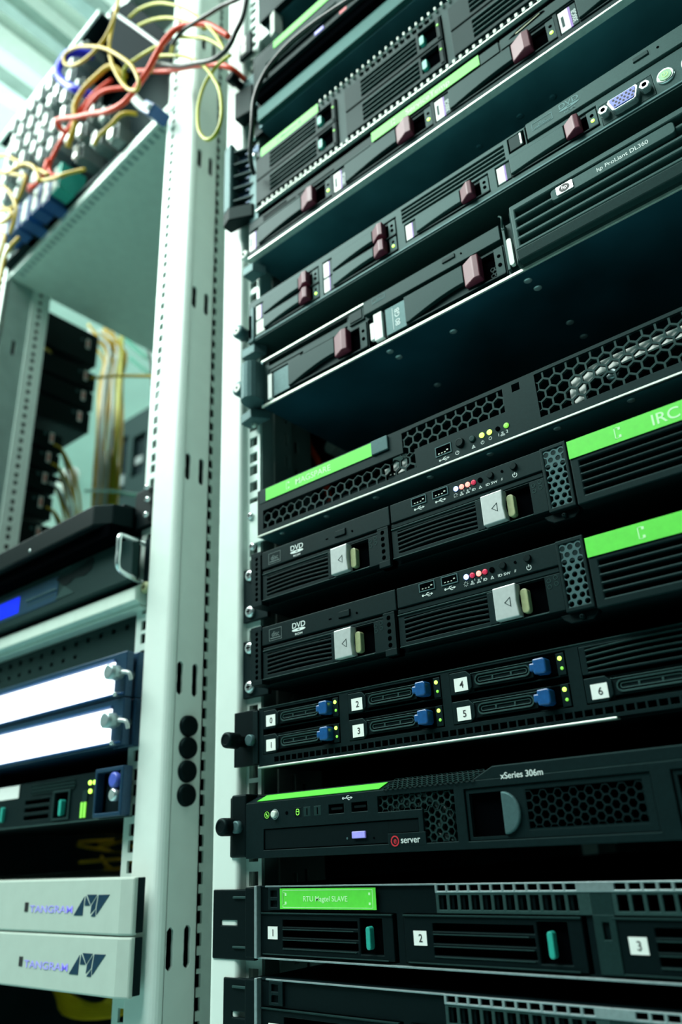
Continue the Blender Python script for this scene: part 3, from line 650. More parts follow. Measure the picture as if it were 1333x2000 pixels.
    netmark(t, -223.4, Z(207.2), yy, .85); netmark(t, -218.8, Z(207.2), yy, .85); text(t, '1', -222, Z(208), 1.4, yy, 'ink'); text(t, '2', -217.4, Z(208), 1.4, yy, 'ink')
    text(t, 'ID', -215.8, Z(206.2), 1.7, yy, 'ink', wide=1.2); warnmark(t, -209.4, Z(207.1), yy); text(t, 'ID SW', -205.6, Z(206.2), 1.6, yy, 'ink', wide=1.35)
    text(t, '//', -194.4, Z(206.4), 1.6, yy, 'ink'); pwrmark(t, -184.8, Z(206.9), yy, 1.6)
    P('front_rail', B().box(-282, -167, y, y+7, Z(199.8), Z(203)), 'blk2', t, .5)
    drive_tray(t, -282, -167, Z(177.4), Z(199.4), y, -209, -177, (-277, -215, Z(180.6), Z(196.6)))
    dots(-170)
    b = B().hexes(-162.8, -153.2, Z(179.4), Z(213.4), 4.75, .30, y-1.2, y+1, rnd=True)
    P('vent_mesh', b, 'ear', t); P('mesh_void_shade', B().box(-166, -151, y+1.4, y+7, Z(177), Z(216)), 'hole', t)
    P('mesh_frame', B().plate(-166.6, -149.6, Z(175), Z(217.6), y-1.6, y+3, [(-164.4, -151.8, Z(177.8), Z(214.8))]), 'blk2', t, .6)
    P('front_foot', B().poly([(-172, Z(175)), (-149.6, Z(175)), (-149.6, Z(173)), (-153, Z(169.5)), (-166, Z(169.5)), (-170, Z(172))], y+2, y+7), 'blk', t, .5)
    screw(t, -158.4, Z(171.6), y+1.5, 1.5, 'blk2', 'foot_screw')
    # louvred lid on the right
    yb = -28; z1, z0 = 212.2, 171.6
    sl_ = [(-141, 5, Z(z), Z(z+2.9)) for z in (176.6, 181.2, 185.8, 190.4, 195.0)]
    bz = P('bezel', B().plate(-146.4, 8, Z(z0), Z(z1), yb, yb+10, sl_), 'blk2', t, .8, label='black louvred bezel')
    P('bezel_void_shade', B().box(-143, 6, yb+8, yb+10.2, Z(z0+3), Z(z1-2)), 'hole', bz)
    tape(t, -146.2, tp[1], Z(200.6), Z(212), yb-.3, tp[0], tp[2], 6.6, lx=tp[3])
    P('underside', B().box(-420, 7, y+7, 600, Z(174.8), Z(176)), 'blk2', t, .2)
build_twin(0, 'upper of its pair, tape reads IRC S', ('ledb', 'ledr', 'ledr', 'ledrd', 'hole'), ('IRC S', -20, -97.6, -118))
build_twin(-60.9, 'lower of its pair, above the numbered bays', ('ledb', 'ledrd', 'ledr', 'ledrd', 'hole'), ('', -20, -97, -117))

# ------------------------------------------------------------------ seven-bay server with blue latches (z 55..98)
def bay(t, x0, z0, num, y, wd=76):
    c = P('drive_carrier', B().plate(x0, x0+wd, z0, z0+13.4, y+2.4, y+4, [(x0+15, x0+wd-1.5, z0+.8, z0+12.4)]), 'blk2', t, .2)
    P('carrier_end', B().poly([(x0, z0), (x0+12, z0), (x0+15.5, z0+3), (x0+15.5, z0+10.2), (x0+12, z0+13.4), (x0, z0+13.4)], y-.5, y+3), 'blk2', c, .5)
    P('number_sticker', B().box(x0+3.4, x0+12.8, y-.9, y-.5, z0+1.6, z0+9.6), 'white', c, label='white sticker')
    text(c, str(num), x0+8.6, z0+3.6, 4.0, y-1, 'inkd', 'number_print', 'CENTER')
    xa, xb, za, zb_ = x0+17.5, x0+54.5, z0+3.4, z0+10.2
    b = B(); b.ring(rr(xa, xb, za, zb_, 3.3), rr(xa+.9, xb-.9, za+.9, zb_-.9, 2.4), y-.4, y+1)
    b.box(xa+11.6, xa+12.8, y, y+1, za+2.4, za+4.3).box(xa+24, xa+25.2, y, y+1, za+2.4, za+4.3)
    b.ring(rr(xa+2, xb-2, za+1.9, zb_-1.9, 1.4), rr(xa+2.6, xb-2.6, za+2.4, zb_-2.4, .9), y, y+1)
    P('handle_ring', b, 'gry2', c, .2)
    P('handle_bar', B().box(x0+14.5, xb+1.5, y+.6, y+2.6, z0+2.2, z0+11.4), 'blk', c, .5)
    P('handle_bar_edge', B().box(x0+14.5, xb+3, y+.2, y+1, z0+11, z0+11.5), 'gry2', c, .2)
    lx = x0+59
    P('latch', B().poly([(lx-2.4, z0+4.4), (lx, z0+4.4), (lx, z0+2.6), (lx+6.4, z0+2.2), (lx+7.8, z0+3.4), (lx+7.8, z0+10.2), (lx+6.4, z0+11.4), (lx, z0+11.2), (lx, z0+9), (lx-2.4, z0+9)], y-5.5, y+2), 'blue', c, .8, label='blue latch')
    P('latch_recess', B().box(lx+8, lx+12, y+1.5, y+2.4, z0+2, z0+12), 'hole', c)
    P('light_strip', B().box(x0+wd-5.5, x0+wd-.5, y, y+3, z0+.5, z0+12.9), 'blk2', c, .3)
    led(c, x0+wd-3.2, z0+9.9, y-.6, 'ledg', 1.25); led(c, x0+wd-2.6, z0+4.2, y-.6, 'ledgd', .95)
def build_bays():
    t = thing('rack_server', 'black rack server with numbered drive bays and blue latches', 'server', (-206, 0, 55))
    y = -12
    chassis(t, 56, 97.5, y+8, 'sheetd', -419, 6)
    P('rack_ear', B().box(-448, -425.6, -12, -8, 58.6, 98.5).box(-427, -425, -12, -.3, 58.6, 98.5), 'blk', t, .5)
    P('ear_fold', B().box(-426, -421, -13.5, -8, 59, 97), 'blk2', t, .4)
    k = knob(t, -435.5, 76, -12, 5.8, 20); P('collar', B().lathe(-427, 76, [(-17, 3), (-16.8, 4), (-12, 4)], 18), 'ear', t)
    cuts = [(-416.5, -342.4, 64.6, 96.3), (-334.6, -259, 64.6, 96.3), (-252.6, -175.4, 64.6, 96.3), (-167.6, -91, 64.6, 96.5), (-84, -8, 64.6, 96.5)]
    gr = [(-405.5+5.75*k, -401+5.75*k, 58.6, 62.2) for k in range(70)]
    P('front_frame', B().plate(-421, 8, 56.6, 98.2, y, y+5, cuts+gr), 'blk2', t, .25)
    P('frame_void_shade', B().box(-420, 7, y+5.2, y+6.2, 57, 98), 'hole', t)
    P('front_lip', B().box(-421, -152, y-1.5, y+4, 55.3, 56.5), 'steel', t, .4, label='bright folded steel edge')
    P('top_edge', B().box(-421, 8, y-.4, y+1, 97.6, 98.4), 'gry', t, .2)
    n = 0
    for x0, w_ in ((-416, 73), (-334.4, 75), (-252.4, 76.6)):
        for z0 in (82.4, 65): bay(t, x0, z0, n, y, w_); n += 1
    bay(t, -167.2, 65.2, 6, y, 76)
    b = B()
    P('blank_vent', B().plate(-167.4, -92, 80.6, 96.3, y, y+3, [(-163.6, -95, 82, 95)]), 'blk2', t, .4)
    for k in range(4):
        lo, hi = [], []
        for i in range(11):
            u = i/10; x = -163.6+68.6*u; zz = 83.2+3.3*k+1.6*math.sin(PI*u*.8)
            lo.append((x, zz)); hi.append((x, zz+1.0))
        b.poly(lo+hi[::-1], y-.8, y+2)
    P('vent_ribs', b, 'gry', t, .3)
build_bays()

# ------------------------------------------------------------------ hooded server with honeycomb drive bay (z -4..38)
def build_hooded():
    t = thing('rack_server', 'black rack server marked xSeries 306m and e server with lilac drive button', 'server', (-206, 0, -4))
    y = -25
    chassis(t, -3, 37, y+10, 'blk', -420, 6)
    xs = [-421, -296, 8]
    cd_, hx1, hx2, by = (-403.5, -275.5, .9, 14), (-304.6, -249.6, 18.8, 27.8), (-272, -249.6, .4, 27.8), (-242.8, -137, 0, 27.2)
    P('front_panel', B().plate(-421, 8, -4, 31.4, y, y+4, [cd_, hx1, hx2, by, (-127, -21, 0, 27.2), (-344.3, -331.8, 20.2, 25.7), (-325.3, -312.8, 20.2, 25.7)]), 'blk2', t, .4)
    P('panel_void_shade', B().box(-420, 7, y+8, y+9.6, -3, 31), 'hole', t)
    P('hood', B().sect([(y, 31.4), (y+13, 36.8), (y+16, 36.8), (y+16, 31.4)], -421, -297), 'blk2', t, .4)
    P('hood', B().sect([(y, 31.4), (y+.2, 31.6), (y+16, 32.4), (y+16, 31.2)], -297, -223), 'blk', t)
    bm = B().hexes(0, 62, 0, 13, 3.6, .24, 0, 1)
    P('hood_mesh', bm.xf(lambda a, b_, c_: (-298+a, y+.6+c_*.92-b_*.3, 31.8+c_*.42+b_*.3)), 'gry', t)
    P('hood', B().poly([(-238, 31.2), (8, 31.2), (8, 38), (-223, 38)], y, y+16), 'blk2', t, .6)
    P('label_tape', B().sect([(y+.6, 31.9), (y+12, 36.6), (y+11.8, 37.1), (y+.3, 32.3)], -410, -303), 'tape', t, label='bright green printed label tape on the sloping hood')
    text(t, 'xSeries 306m', -218.3, 30.6, 3.3, y-.15, 'ink', 'name_print', wide=1.0)
    P('rack_ear', B().prism([(-454, -10), (-454, -6), (-421, -3), (-421, -25), (-436, -25), (-438, -10)], -3, 38), 'blk', t, 1.2)
    knob(t, -435, 17, -10, 6.0, 26); P('collar', B().lathe(-428, 16.5, [(-29, 3), (-28.5, 4.2), (-25, 4.2)], 18), 'ear', t)
    for x0, m_ in ((-403.2, 'ledgd'), (-374.5, 'ledgd'), (-366.2, 'gry'), (-357, 'gry')):
        s = P('light_window', B().box(x0, x0+6.2, y-.1, y+1, 19.8, 25.8), 'blk' if m_ == 'ledgd' else 'gry', t, .2)
        if x0 < -400: rings(s, x0+3.1, 22.8, y-.12, 2.2, m_); P('light_mark', B().poly([(x0+1.8, 23), (x0+3, 24), (x0+3.2, 22.6), (x0+4.4, 22.6), (x0+3.1, 21.4), (x0+2.9, 22.8)], y-.25, y-.12), m_, s)
        elif x0 < -370: P('light_mark', B().ring(rr(x0+1.6, x0+4.6, 21, 25, 1.3), rr(x0+2, x0+4.2, 21.4, 24.6, 1), y-.25, y-.12).box(x0+1.8, x0+4.4, y-.25, y-.12, 23.1, 23.5), m_, s)
        else: P('light_mark', B().box(x0+2.7, x0+3.5, y-.25, y-.12, 20.8, 24.8), 'hole', s)
    P('power_button', B().lathe(-392.4, 22.8, [(y-2.4, 1.7), (y-2, 2.3), (y+.5, 2.5)], 22), 'offw', t, label='white round power button'); rings(t, -392.4, 22.8, y-.1, 3.4, 'bolt', 'button_collar', .6)
    P('reset_hole', B().cyl(-381.4, 23, 1.2, y-.15, y+.1, 16), 'hole', t)
    for x0 in (-344.3, -325.3):
        u = P('usb_port', B().box(x0, x0+12.5, y+3, y+4, 20.2, 25.7), 'hole', t); P('contact_tongue', B().box(x0+1.6, x0+10.9, y+.8, y+2, 22.4, 23.8), 'blk', u)
    usbmark(t, -328.2, 28.7, y)
    d = P('disc_drive', B().box(-403, -298, y+.8, y+5, 1.4, 13.6).box(-298.2, -276, y+.8, y+5, 6.6, 13.6), 'blk', t, .3)
    P('eject_button', B().box(-325.8, -315.4, y-.6, y+1, 4.9, 8.9), 'lilac', d, .4, label='lilac eject button')
    P('drive_light', B().cyl(-330.4, 5.2, .7, y+.5, y+.85, 12), 'ear', d); P('eject_hole', B().cyl(-309.5, 4.6, .6, y+.6, y+.85, 12), 'hole', d)
    bd = P('badge_plate', B().box(-298.3, -271, y-.1, y+4, -.6, 6.4), 'blk2', t, .2)
    rings(bd, -293.2, 2.2, y-.15, 3.0, 'red', 'badge_ring', .7); text(bd, 'e', -293.1, .9, 3.4, y-.2, 'red', 'badge_print', 'CENTER'); text(bd, 'server', -289, .9, 3.6, y-.2, 'ink', 'badge_print', wide=1.05)
    P('vent_mesh', B().hexes(-304, -251, 20.2, 27.6, 4.7, .2, y+1.4, y+3.4, flat=True), 'gry', t)
    P('vent_mesh', B().hexes(-270.5, -251, 1, 17.6, 4.7, .2, y+1.4, y+3.4, flat=True), 'gry', t)
    P('inner_wiring', B().tube([(-303, y+7, 25), (-296, y+6.4, 21), (-288, y+7, 26), (-280, y+6.4, 21), (-270, y+7, 24), (-262, y+6.4, 14), (-268, y+7, 6), (-256, y+6.6, 2)], 1.5).tube([(-300, y+7, 20), (-288, y+6.4, 22), (-276, y+7, 27), (-262, y+6.4, 20), (-254, y+7, 10)], 1.3), 'conn', t)
    for bx_ in (-242.8, -127):
        f = P('drive_bay', B().plate(bx_+.6, bx_+105.4, .3, 26.9, y+1, y+4, [(bx_+2.6, bx_+25, 2, 24.6), (bx_+37, bx_+101, 4, 24.5)]), 'blk2', t, .4, label='drive bay with honeycomb cover')
        P('bay_mesh', B().hexes(bx_+39, bx_+99.4, 6.2, 22.4, 4.95, .17, y+1.2, y+3.6, flat=True), 'blk2', f)
        P('bay_mesh_rim', B().plate(bx_+35.6, bx_+103, 2.4, 26, y+1.1, y+3.6, [(bx_+37.6, bx_+101.4, 4.8, 24.2)]), 'blk2', f)
        P('finger_pull', B().poly([(bx_+23.4, 24.4)]+[(bx_+23.4+10.6*math.sin(PI*k/12), 13.4+11*math.cos(PI*k/12)) for k in range(1, 12)]+[(bx_+23.4, 2.4)], y-.8, y+1.6), 'ear', f, .9, label='rounded satin finger pull')
        P('bay_recess', B().box(bx_+2, bx_+104, y+5, y+6, 1, 26), 'hole', f)
build_hooded()

# ------------------------------------------------------------------ two servers with mesh crown and teal tabs
def mesh_row(x0, x1, z0, z1, pitch, bar):
    n = int((x1-x0)/pitch); return [(x0+bar+pitch*k, x0+pitch*(k+1), z0, z1) for k in range(n)]
def teal_drive(t, x0, z0, num, y, wd=108, z1=None):
    z1 = z0+24.6
    c = P('drive_carrier', B().plate(x0, x0+wd, z0, z1, y, y+4, [(x0+20, x0+83, z0+4.4+6.0*k, z0+8.4+6.0*k) for k in range(3)]+[(x0+85, x0+102, z0+3, z1-2.4)]), 'blk', t, .5)
    P('carrier_recess', B().box(x0+1, x0+wd-1, y+4, y+5, z0+1, z1-1), 'hole', c)
    P('carrier_rim', B().box(x0, x0+wd, y-.9, y+1, z1-.9, z1).box(x0+2, x0+wd-4, y-.9, y+1, z0, z0+.7), 'gry', c, .2)
    P('slat_edges', B().box(x0+20, x0+82, y-.5, y+.5, z0+8.5, z0+9.1).box(x0+20, x0+80, y-.5, y+.5, z0+14.5, z0+15.1).box(x0+20, x0+82, y-.5, y+.5, z0+3.4, z0+3.9), 'gry', c, .2)
    if num:
        P('number_sticker', B().box(x0+6.6, x0+15.6, y-.4, y, z0+9, z0+16.4), 'white', c, label='white sticker'); text(c, str(num), x0+11.4, z0+10.8, 4, y-.5, 'inkd', 'number_print', 'CENTER')
    P('lock_tab', B().rbox(x0+91, x0+94.4, y-2.4, y+2, z0+5.6, z0+18, 1.6), 'teal', c, .5, label='teal lock tab')
def build_crowned(dz, where, tp, first, ex=0):
    t = thing('rack_server', 'black rack server with steel mesh crown, '+where, 'server', (-206, 0, -64+dz))
    y = -15; Z = lambda z: z+dz
    chassis(t, Z(-63), Z(-22), y+9, 'sheetd', -420, 8)
    P('top_sheet', B().box(-420, 8, y+.5, 600, Z(-22.3), Z(-21.2)), 'sheetd', t, .2)
    P('front_lip', B().box(-420, 8, y-.8, y+2, Z(-64.4), Z(-63.4)).box(-420.4, -419, y-.8, y+3, Z(-64), Z(-21.4)).box(-412, -274, y-.6, y+1, Z(-22), Z(-21.1)), 'bolt', t, .2)
    c2 = mesh_row(-272.2, -183, Z(-34.6), Z(-27), 7.15, 2.0)+mesh_row(-170, -40, Z(-34.6), Z(-27), 7.4, 2.0)
    P('front_frame', B().plate(-419, 8, Z(-63.4), Z(-21.6), y+1, y+4, c2+[(-416, -304, Z(-62.4), Z(-36.8)), (-299, -186, Z(-62.4), Z(-36.8)), (-172.5, -60, Z(-62.4), Z(-36.8)), (-272, -183, Z(-25.2), Z(-22)), (-169.6, -40, Z(-25.2), Z(-22))]), 'blk', t, .3)
    P('frame_void_shade', B().box(-418, 7, y+8, y+9, Z(-63), Z(-23)), 'hole', t)
    P('mesh_lip', B().plate(-274.4, 8, Z(-26), Z(-21.2), y-.8, y+1, mesh_row(-274.4, -183.4, Z(-25), Z(-22), 7.15, 1.6)+mesh_row(-170, -4, Z(-25), Z(-22), 7.4, 1.6)), 'bolt', t, .3, label='steel lip with square holes, coloured brighter as if lit')  # light on the top row put into a brighter steel
    P('mesh_crown', B().plate(-274.4, -181.5, Z(-36.4), Z(-26), y-.4, y+1, mesh_row(-274.4, -183.4, Z(-34.6), Z(-27.2), 7.15, 2.0)), 'gry2', t, .3, label='steel mesh crown')  # lower row of the same mesh, darkened by colour
    P('mesh_crown', B().plate(-170.5, 8, Z(-36.4), Z(-26), y-.4, y+1, mesh_row(-170, -4, Z(-34.6), Z(-27.2), 7.4, 2.0)), 'gry2', t, .3)
    P('crown_gap_plate', B().box(-181.5, -170.5, Z(-37), Z(-26), y-.4, y+1) if 0 else B().box(-181.5, -170.5, y-.4, y+1, Z(-37), Z(-26)), 'gry', t, .3)
    P('divider', B().plate(-182, -170.5, Z(-62), Z(-36), y-.6, y+3, [(-177.5, -174, Z(-47), Z(-39.4))]), 'gry', t, .4)
    P('rack_ear', B().plate(-472+ex, -429, Z(-67), Z(-23.6), -9, -5, [(-463+ex, -446.5+ex, Z(-46.2), Z(-43))]), 'blk', t, .8)
    P('ear_fold', B().box(-430, -419, y-2, -1, Z(-64), Z(-22)), 'blk', t, .6); P('ear_edge', B().box(-420.2, -417.6, y-3, y+2, Z(-64), Z(-21)), 'bolt', t, .4)
    P('ear_rib', B().box(-450, -430, -10.2, -8.8, Z(-29.4), Z(-27.8)).box(-450, -430, -10.2, -8.8, Z(-60), Z(-58.6)), 'gry2', t, .4)
    for i, x0 in enumerate((-416.4, -298.4, -172.4)): teal_drive(t, x0, Z(-61.8), i+1 if first or i < 1 else 0, y, 110)
    P('tape_holder', B().plate(-409, -396.6, Z(-35.6), Z(-22.2), y-.8, y+1, [(-406.6, -400.6, Z(-28), Z(-24)), (-406.6, -400.6, Z(-34), Z(-30))]), 'blk2', t, .4)
    if tp:
        p = tape(t, -397.5, -317, -35, -22.9, y-.8, 'RTU Magtel SLAVE', -376.8, 3.1, lx=-395)
        P('tape_border', B().plate(-394.8, -319.4, -34.2, -23.8, y-1.25, y-1.15, [(-394.5, -319.7, -33.9, -24.1)]), 'tapetx', p)
        P('tape_border', B().box(-322.6, -321.2, y-1.25, y-1.15, -27, -25.6).box(-322.6, -321.2, y-1.25, y-1.15, -32.4, -31), 'tapetx', p)
build_crowned(0, 'its green tape reading RTU Magtel SLAVE', True, True)
build_crowned(-54.2, 'lowest in the picture', None, False, 12)
# ------------------------------------------------------------------ tall server with stacked vented drives (z 588..672)
def build_stacked():
    t = thing('rack_server', 'tall black rack server with ribbed drive fronts, teal tabs and marker-written green tape', 'server', (-206, 0, 588))
    y = -15
    chassis(t, 589, 668, y+9, 'sheetd', -420, 8)
    P('front_lip', B().box(-421, 8, y-.6, y+3, 587.6, 588.8), 'steel', t, .2, label='bright folded steel edge')
    teeth = [(-414+6.4*k, -410.6+6.4*k, 589.4, 593.6) for k in range(62)]
    up = [(-281+6.7*k, -277+6.7*k, 660, 665) for k in range(12)]
    P('front_frame', B().plate(-421, 8, 588.6, 668, y+1, y+5, teeth+up+[(-419, -310, 596, 656), (-300, -191, 596, 658), (-184, -76, 596, 658)]), 'gry', t, .3)
    P('frame_void_shade', B().box(-420, 7, y+7, y+9, 589, 667), 'hole', t)
    P('mesh_teeth', _teeth(y), 'offw', t, .3)
    P('mesh_studs', _studs(y), 'offw', t, .3)
    for x0 in (-419, -300, -184):
        for z0, hh in ((596, 29), (627, 29)):
            c = P('drive_carrier', B().plate(x0, x0+108, z0, z0+hh, y-1, y+3, [(x0+20, x0+82, z0+4+5.6*k, z0+6.8+5.6*k) for k in range(4)]+[(x0+85, x0+103, z0+6, z0+hh-2)]), 'blk2', t, .5)
            P('carrier_recess', B().box(x0+1, x0+107, y+3, y+4, z0+1, z0+hh-1), 'hole', c)
            P('slat_edges', _slats(x0, z0, y), 'gry2', c, .3)
            P('lock_tab', B().rbox(x0+86.5, x0+91.5, y-3.4, y+2, z0+7, z0+18, 1.8), 'teal', c, .5, label='teal lock tab')
            P('light_strip', B().box(x0+103.4, x0+107, y-1.8, y+1, z0+2, z0+hh-1), 'blk', c, .4)
            led(c, x0+105.2, z0+18, y-2.3, 'ledgd', 1.2)
    tape(t, -411.6, -333, 655.6, 667.4, y-.6, '2 Maestro B', -389, 4.4, m='tapedk')
    P('rack_ear', B().box(-431, -418, -14, -.3, 579, 664), 'ear', t, .6)
    e = P('ear_handle', B().prism([(-459, -13), (-459, -24), (-447, -27), (-445.5, -24), (-448, -13)], 603, 693), 'ear', t, 1.0, label='tall slate handle')
    b = B()
    for z in (683, 665, 648, 631, 614): b.prism([(-446, -23), (-424, -14), (-424, -12), (-446, -14)], z-1.2, z+1.2)
    P('handle_rib', b, 'gry', e, .3); P('handle_back', B().prism([(-447, -15), (-423, -8), (-423, -5), (-447, -11)], 600, 690), 'navy', e, .3)
    P('handle_foot', B().prism([(-459, -13), (-459, -24), (-447, -28), (-424, -16), (-424, -8)], 585, 602), 'blk', e, 1.2)
    for z in (688, 663): screw(t, -421, z, -16, 3.2, 'chrome')
def _teeth(y):
    b = B()
    for k in range(62): b.box(-410.6+6.4*k, -408+6.4*k, y-1.2, y+1, 588.8, 593.0)
    return b
def _studs(y):
    b = B()
    for k in range(30): b.box(-330+6.7*k, -328+6.7*k, y-2.2, y+1, 664.5, 668.5)
    return b
def _slats(x0, z0, y):
    b = B()
    for k in range(4): b.box(x0+20, x0+82, y-2, y, z0+6.8+5.6*k, z0+8+5.6*k)
    return b
build_stacked()

# ------------------------------------------------------------------ out-of-focus equipment at the top
t = thing('blank_panel', 'teal-grey steel tray edge under the topmost taped server', 'panel', (-206, 0, 709))
P('tray_face', B().sect([(-15, 712), (-15, 731), (-12, 733), (-8, 733), (-8, 712)], -418, 8), 'tealp', t, .8)
P('tray_sheet', B().box(-420, 8, -10, 600, 709, 711.5), 'sheet', t, .3); P('ear', B().box(-440, -419, -5, -.3, 709, 735), 'blk', t, .6)
t = thing('rack_server', 'blurred black rack server with thin green tape and small lilac button, behind a hanging cable', 'server', (-206, 0, 736))
chassis(t, 737, 800, -12, 'blk', -420, 6)
P('front_panel', B().plate(-415, 8, 748, 799, -24, -14, [(-396, -270, 750, 763), (-238, -132, 750, 778)]), 'blk2', t, .8)
P('lower_panel', B().box(-415, 8, -20, -12, 736, 748), 'hole', t, .5)
P('label_tape', B().box(-383, -284, -24.8, -24.2, 785.4, 796.2), 'tape', t, label='bright green tape')
P('drive_panel', B().box(-395, -271, -21, -14, 751, 762), 'blk', t, .5); P('eject_button', B().box(-327, -315, -23, -20.6, 753.4, 757.6), 'lilac', t, .4, label='lilac eject button')
P('badge_print', B().box(-293, -284, -24.2, -24, 750, 754), 'red', t)
P('front_rail', B().box(-396, -270, -25, -23.6, 765, 766.4).box(-396, -296, -25, -23.6, 772, 773), 'gry2', t, .3)
P('rack_ear', B().box(-451, -421, -12, -5, 745, 800), 'ear', t, 1.0); knob(t, -447, 795, -12, 6.5, 18); P('ear_catch', B().prism([(-449, -6), (-449, -20), (-425, -16), (-425, -6)], 736, 778), 'blk', t, 1.5)
P('ear_plate', B().box(-449, -430, -14, -9, 838, 874), 'blk2', t, 1.0)
P('ear_label', B().box(-446, -437, -14.6, -14, 843, 857).box(-446, -437, -14.6, -14, 858.5, 871), 'white', t, .4)
t = thing('rack_server', 'blurred dark rack server cut off by the top edge of the picture', 'server', (-206, 0, 862))
chassis(t, 862, 905, -10, 'sheet', -410, 6); P('front_panel', B().box(-411, 8, -18, -10, 862, 906), 'blk2', t, .6)
P('slide_rail', B().box(-429, -412, 0, 400, 868, 905), 'post', t, .5); P('cable_clip', B().prism([(-396, -6), (-396, -16), (-388, -18), (-386, -6)], 826, 862), 'offw', t, .8)

# ------------------------------------------------------------------ left rack: lower equipment
LXL, LXR = -1067.0, -582.0
def build_case(z0, where):
    t = thing('media_server', 'pale grey rack unit lettered TANGRAM, '+where, 'server', (-810, 0, z0))
    y = -25
    P('chassis', B().box(-1040, -601, y+10, 500, z0+.5, z0+39.6), 'tang', t, .6)
    P('front_panel', B().prism([(-1084, y), (-562, y), (-548.5, y+3), (-548.5, y+8), (-1084, y+8)], z0, z0+40.6), 'tang', t, 1.6)
    P('side_edge', B().box(-549.5, -548, y+6, y+13, z0+1.5, z0+40), 'sheetd', t, .8)
    x = -700
    P('status_window', B().box(-701.5, -695.5, y-.3, y, z0+15.4, z0+22.6), 'inkd', t)
    text(t, 'TANGRAM', -692.5, z0+15, 5.4, y-.35, 'lilac', 'logo_letters', wide=1.8)
    X0, Z0 = -624.0, z0+13.4; s = 15.2
    def q(*pts): return [(X0+a*47/340, Z0+b*s/210) for a, b in pts]
    b = B()
    for pts in (((0,0),(92,0),(96,188)), ((106,100),(160,100),(112,196)), ((125,208),(222,208),(166,108)), ((170,20),(176,100),(228,196),(214,70)),
                ((178,-6),(220,60),(222,-6)), ((240,205),(348,208),(232,10),(228,60)), ):
        b.poly(q(*pts), y-.35, y)
    P('logo_shards', b, 'navy', t)
    return t
build_case(-53.8, 'upper of the two'); build_case(-95.2, 'lower of the two')

t = thing('rack_server', 'blurred black server with green lights and teal tabs beneath the two glowing panels', 'server', (-810, 0, 32))
y = -10
P('chassis', B().box(-1040, -601, y+8, 550, 33, 72), 'sheetd', t, .5)
P('front_panel', B().plate(-1060, -612, 32.6, 72.4, y, y+5, [(-870, -830, 38, 56), (-748, -704, 38+0, 42), (-748, -704, 45, 49), (-748, -704, 52, 56), (-694, -672, 36, 60)]), 'blk2', t, .5)
P('panel_void_shade', B().box(-1059, -613, y+6, y+8, 33, 72), 'hole', t)
P('front_mesh', B().hexes(-736, -662, 62, 69.5, 3.4, .3, y-1, y-.2), 'gry', t)
P('drive_frame', B().plate(-697, -668, 35, 61, y-1.4, y, [(-694, -671, 37, 59)]), 'gry', t, .4)
for x in (-681, -787): P('lock_tab', B().rbox(x-2.2, x+2.2, y-3, y+2, 38.5, 52.5, 1.8), 'teal', t, .4, label='teal lock tab')
for x, z in ((-637.4, 63.7), (-630, 63.5), (-623, 63.4), (-636.3, 56.4)): led(t, x, z, y-2, 'ledg', 1.9)
P('activity_light', B().box(-650, -647, y-1, y-.2, 35, 48).box(-645, -642, y-1, y-.2, 35, 48), 'ledgd', t); P('activity_light', B().box(-648, -641, y-1, y-.2, 48, 58), 'gry', t)
P('side_catch', B().plate(-620, -579, 33, 73, -18, -8, [(-617, -583, 36.5, 69.5)]), 'navy', t, .8); P('catch_plate', B().box(-619, -582, -10, -6, 36, 70), 'sheetd', t)
P('catch_boss', B().lathe(-591, 62, [(-20, 5), (-19, 6.4), (-10, 6.4)], 20), 'vga', t, label='blue plastic boss'); P('catch_screw', B().lathe(-591, 50, [(-20, 4), (-19, 5.2), (-10, 5.2)], 20), 'chrome', t)
P('front_lip', B().box(-1060, -576, y-.8, y+2, 31.8, 33), 'gry2', t, .3); P('label', B().box(-801, -761, y-.8, y-.1, 59.4, 71.6), 'white', t, label='white paper label')
t_srv = t

def build_lit(z0, where):
    t = thing('display_panel', 'glowing white front panel in a navy frame with thumbscrew, '+where, 'panel', (-810, 0, z0-3))
    y = -20
    P('chassis', B().box(-1040, -603, y+9, 450, z0-4, z0+36), 'navy', t, .6)
    P('frame', B().plate(-1062, -583, z0-4.4, z0+36.4, y+1, y+9, [(-1020, -600, z0, z0+28.4)]), 'navy', t, .8)
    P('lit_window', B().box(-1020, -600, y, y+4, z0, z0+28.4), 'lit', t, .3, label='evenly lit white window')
    P('window_rim', B().box(-1022, -584, y-1.5, y+1, z0-2.4, z0-.8).box(-1022, -599, y-1.5, y+1, z0+29, z0+31), 'blue', t, .4)
    P('rack_ear', B().box(-612, -581.5, -8, -.3, z0-4.6, z0+36.6), 'navy', t, 1.0)
    P('thumbscrew', B().lathe(-589, z0+16, [(-34, 5), (-33.4, 6.8), (-24, 6.8), (-23, 5), (-12, 4), (-8, 4)], 26), 'bolt', t, label='knurled steel thumbscrew')
    P('screw_pin', B().tube([(-582, -24, z0+16), (-574, -22, z0+14), (-573, -20, z0+8)], 1.8), 'silver', t); P('window_pin', B().lathe(-592, z0-2, [(-24, 1.6), (-23, 2), (-19, 2)], 12), 'chrome', t)
build_lit(136, 'upper of the two'); build_lit(94.2, 'lower of the two')

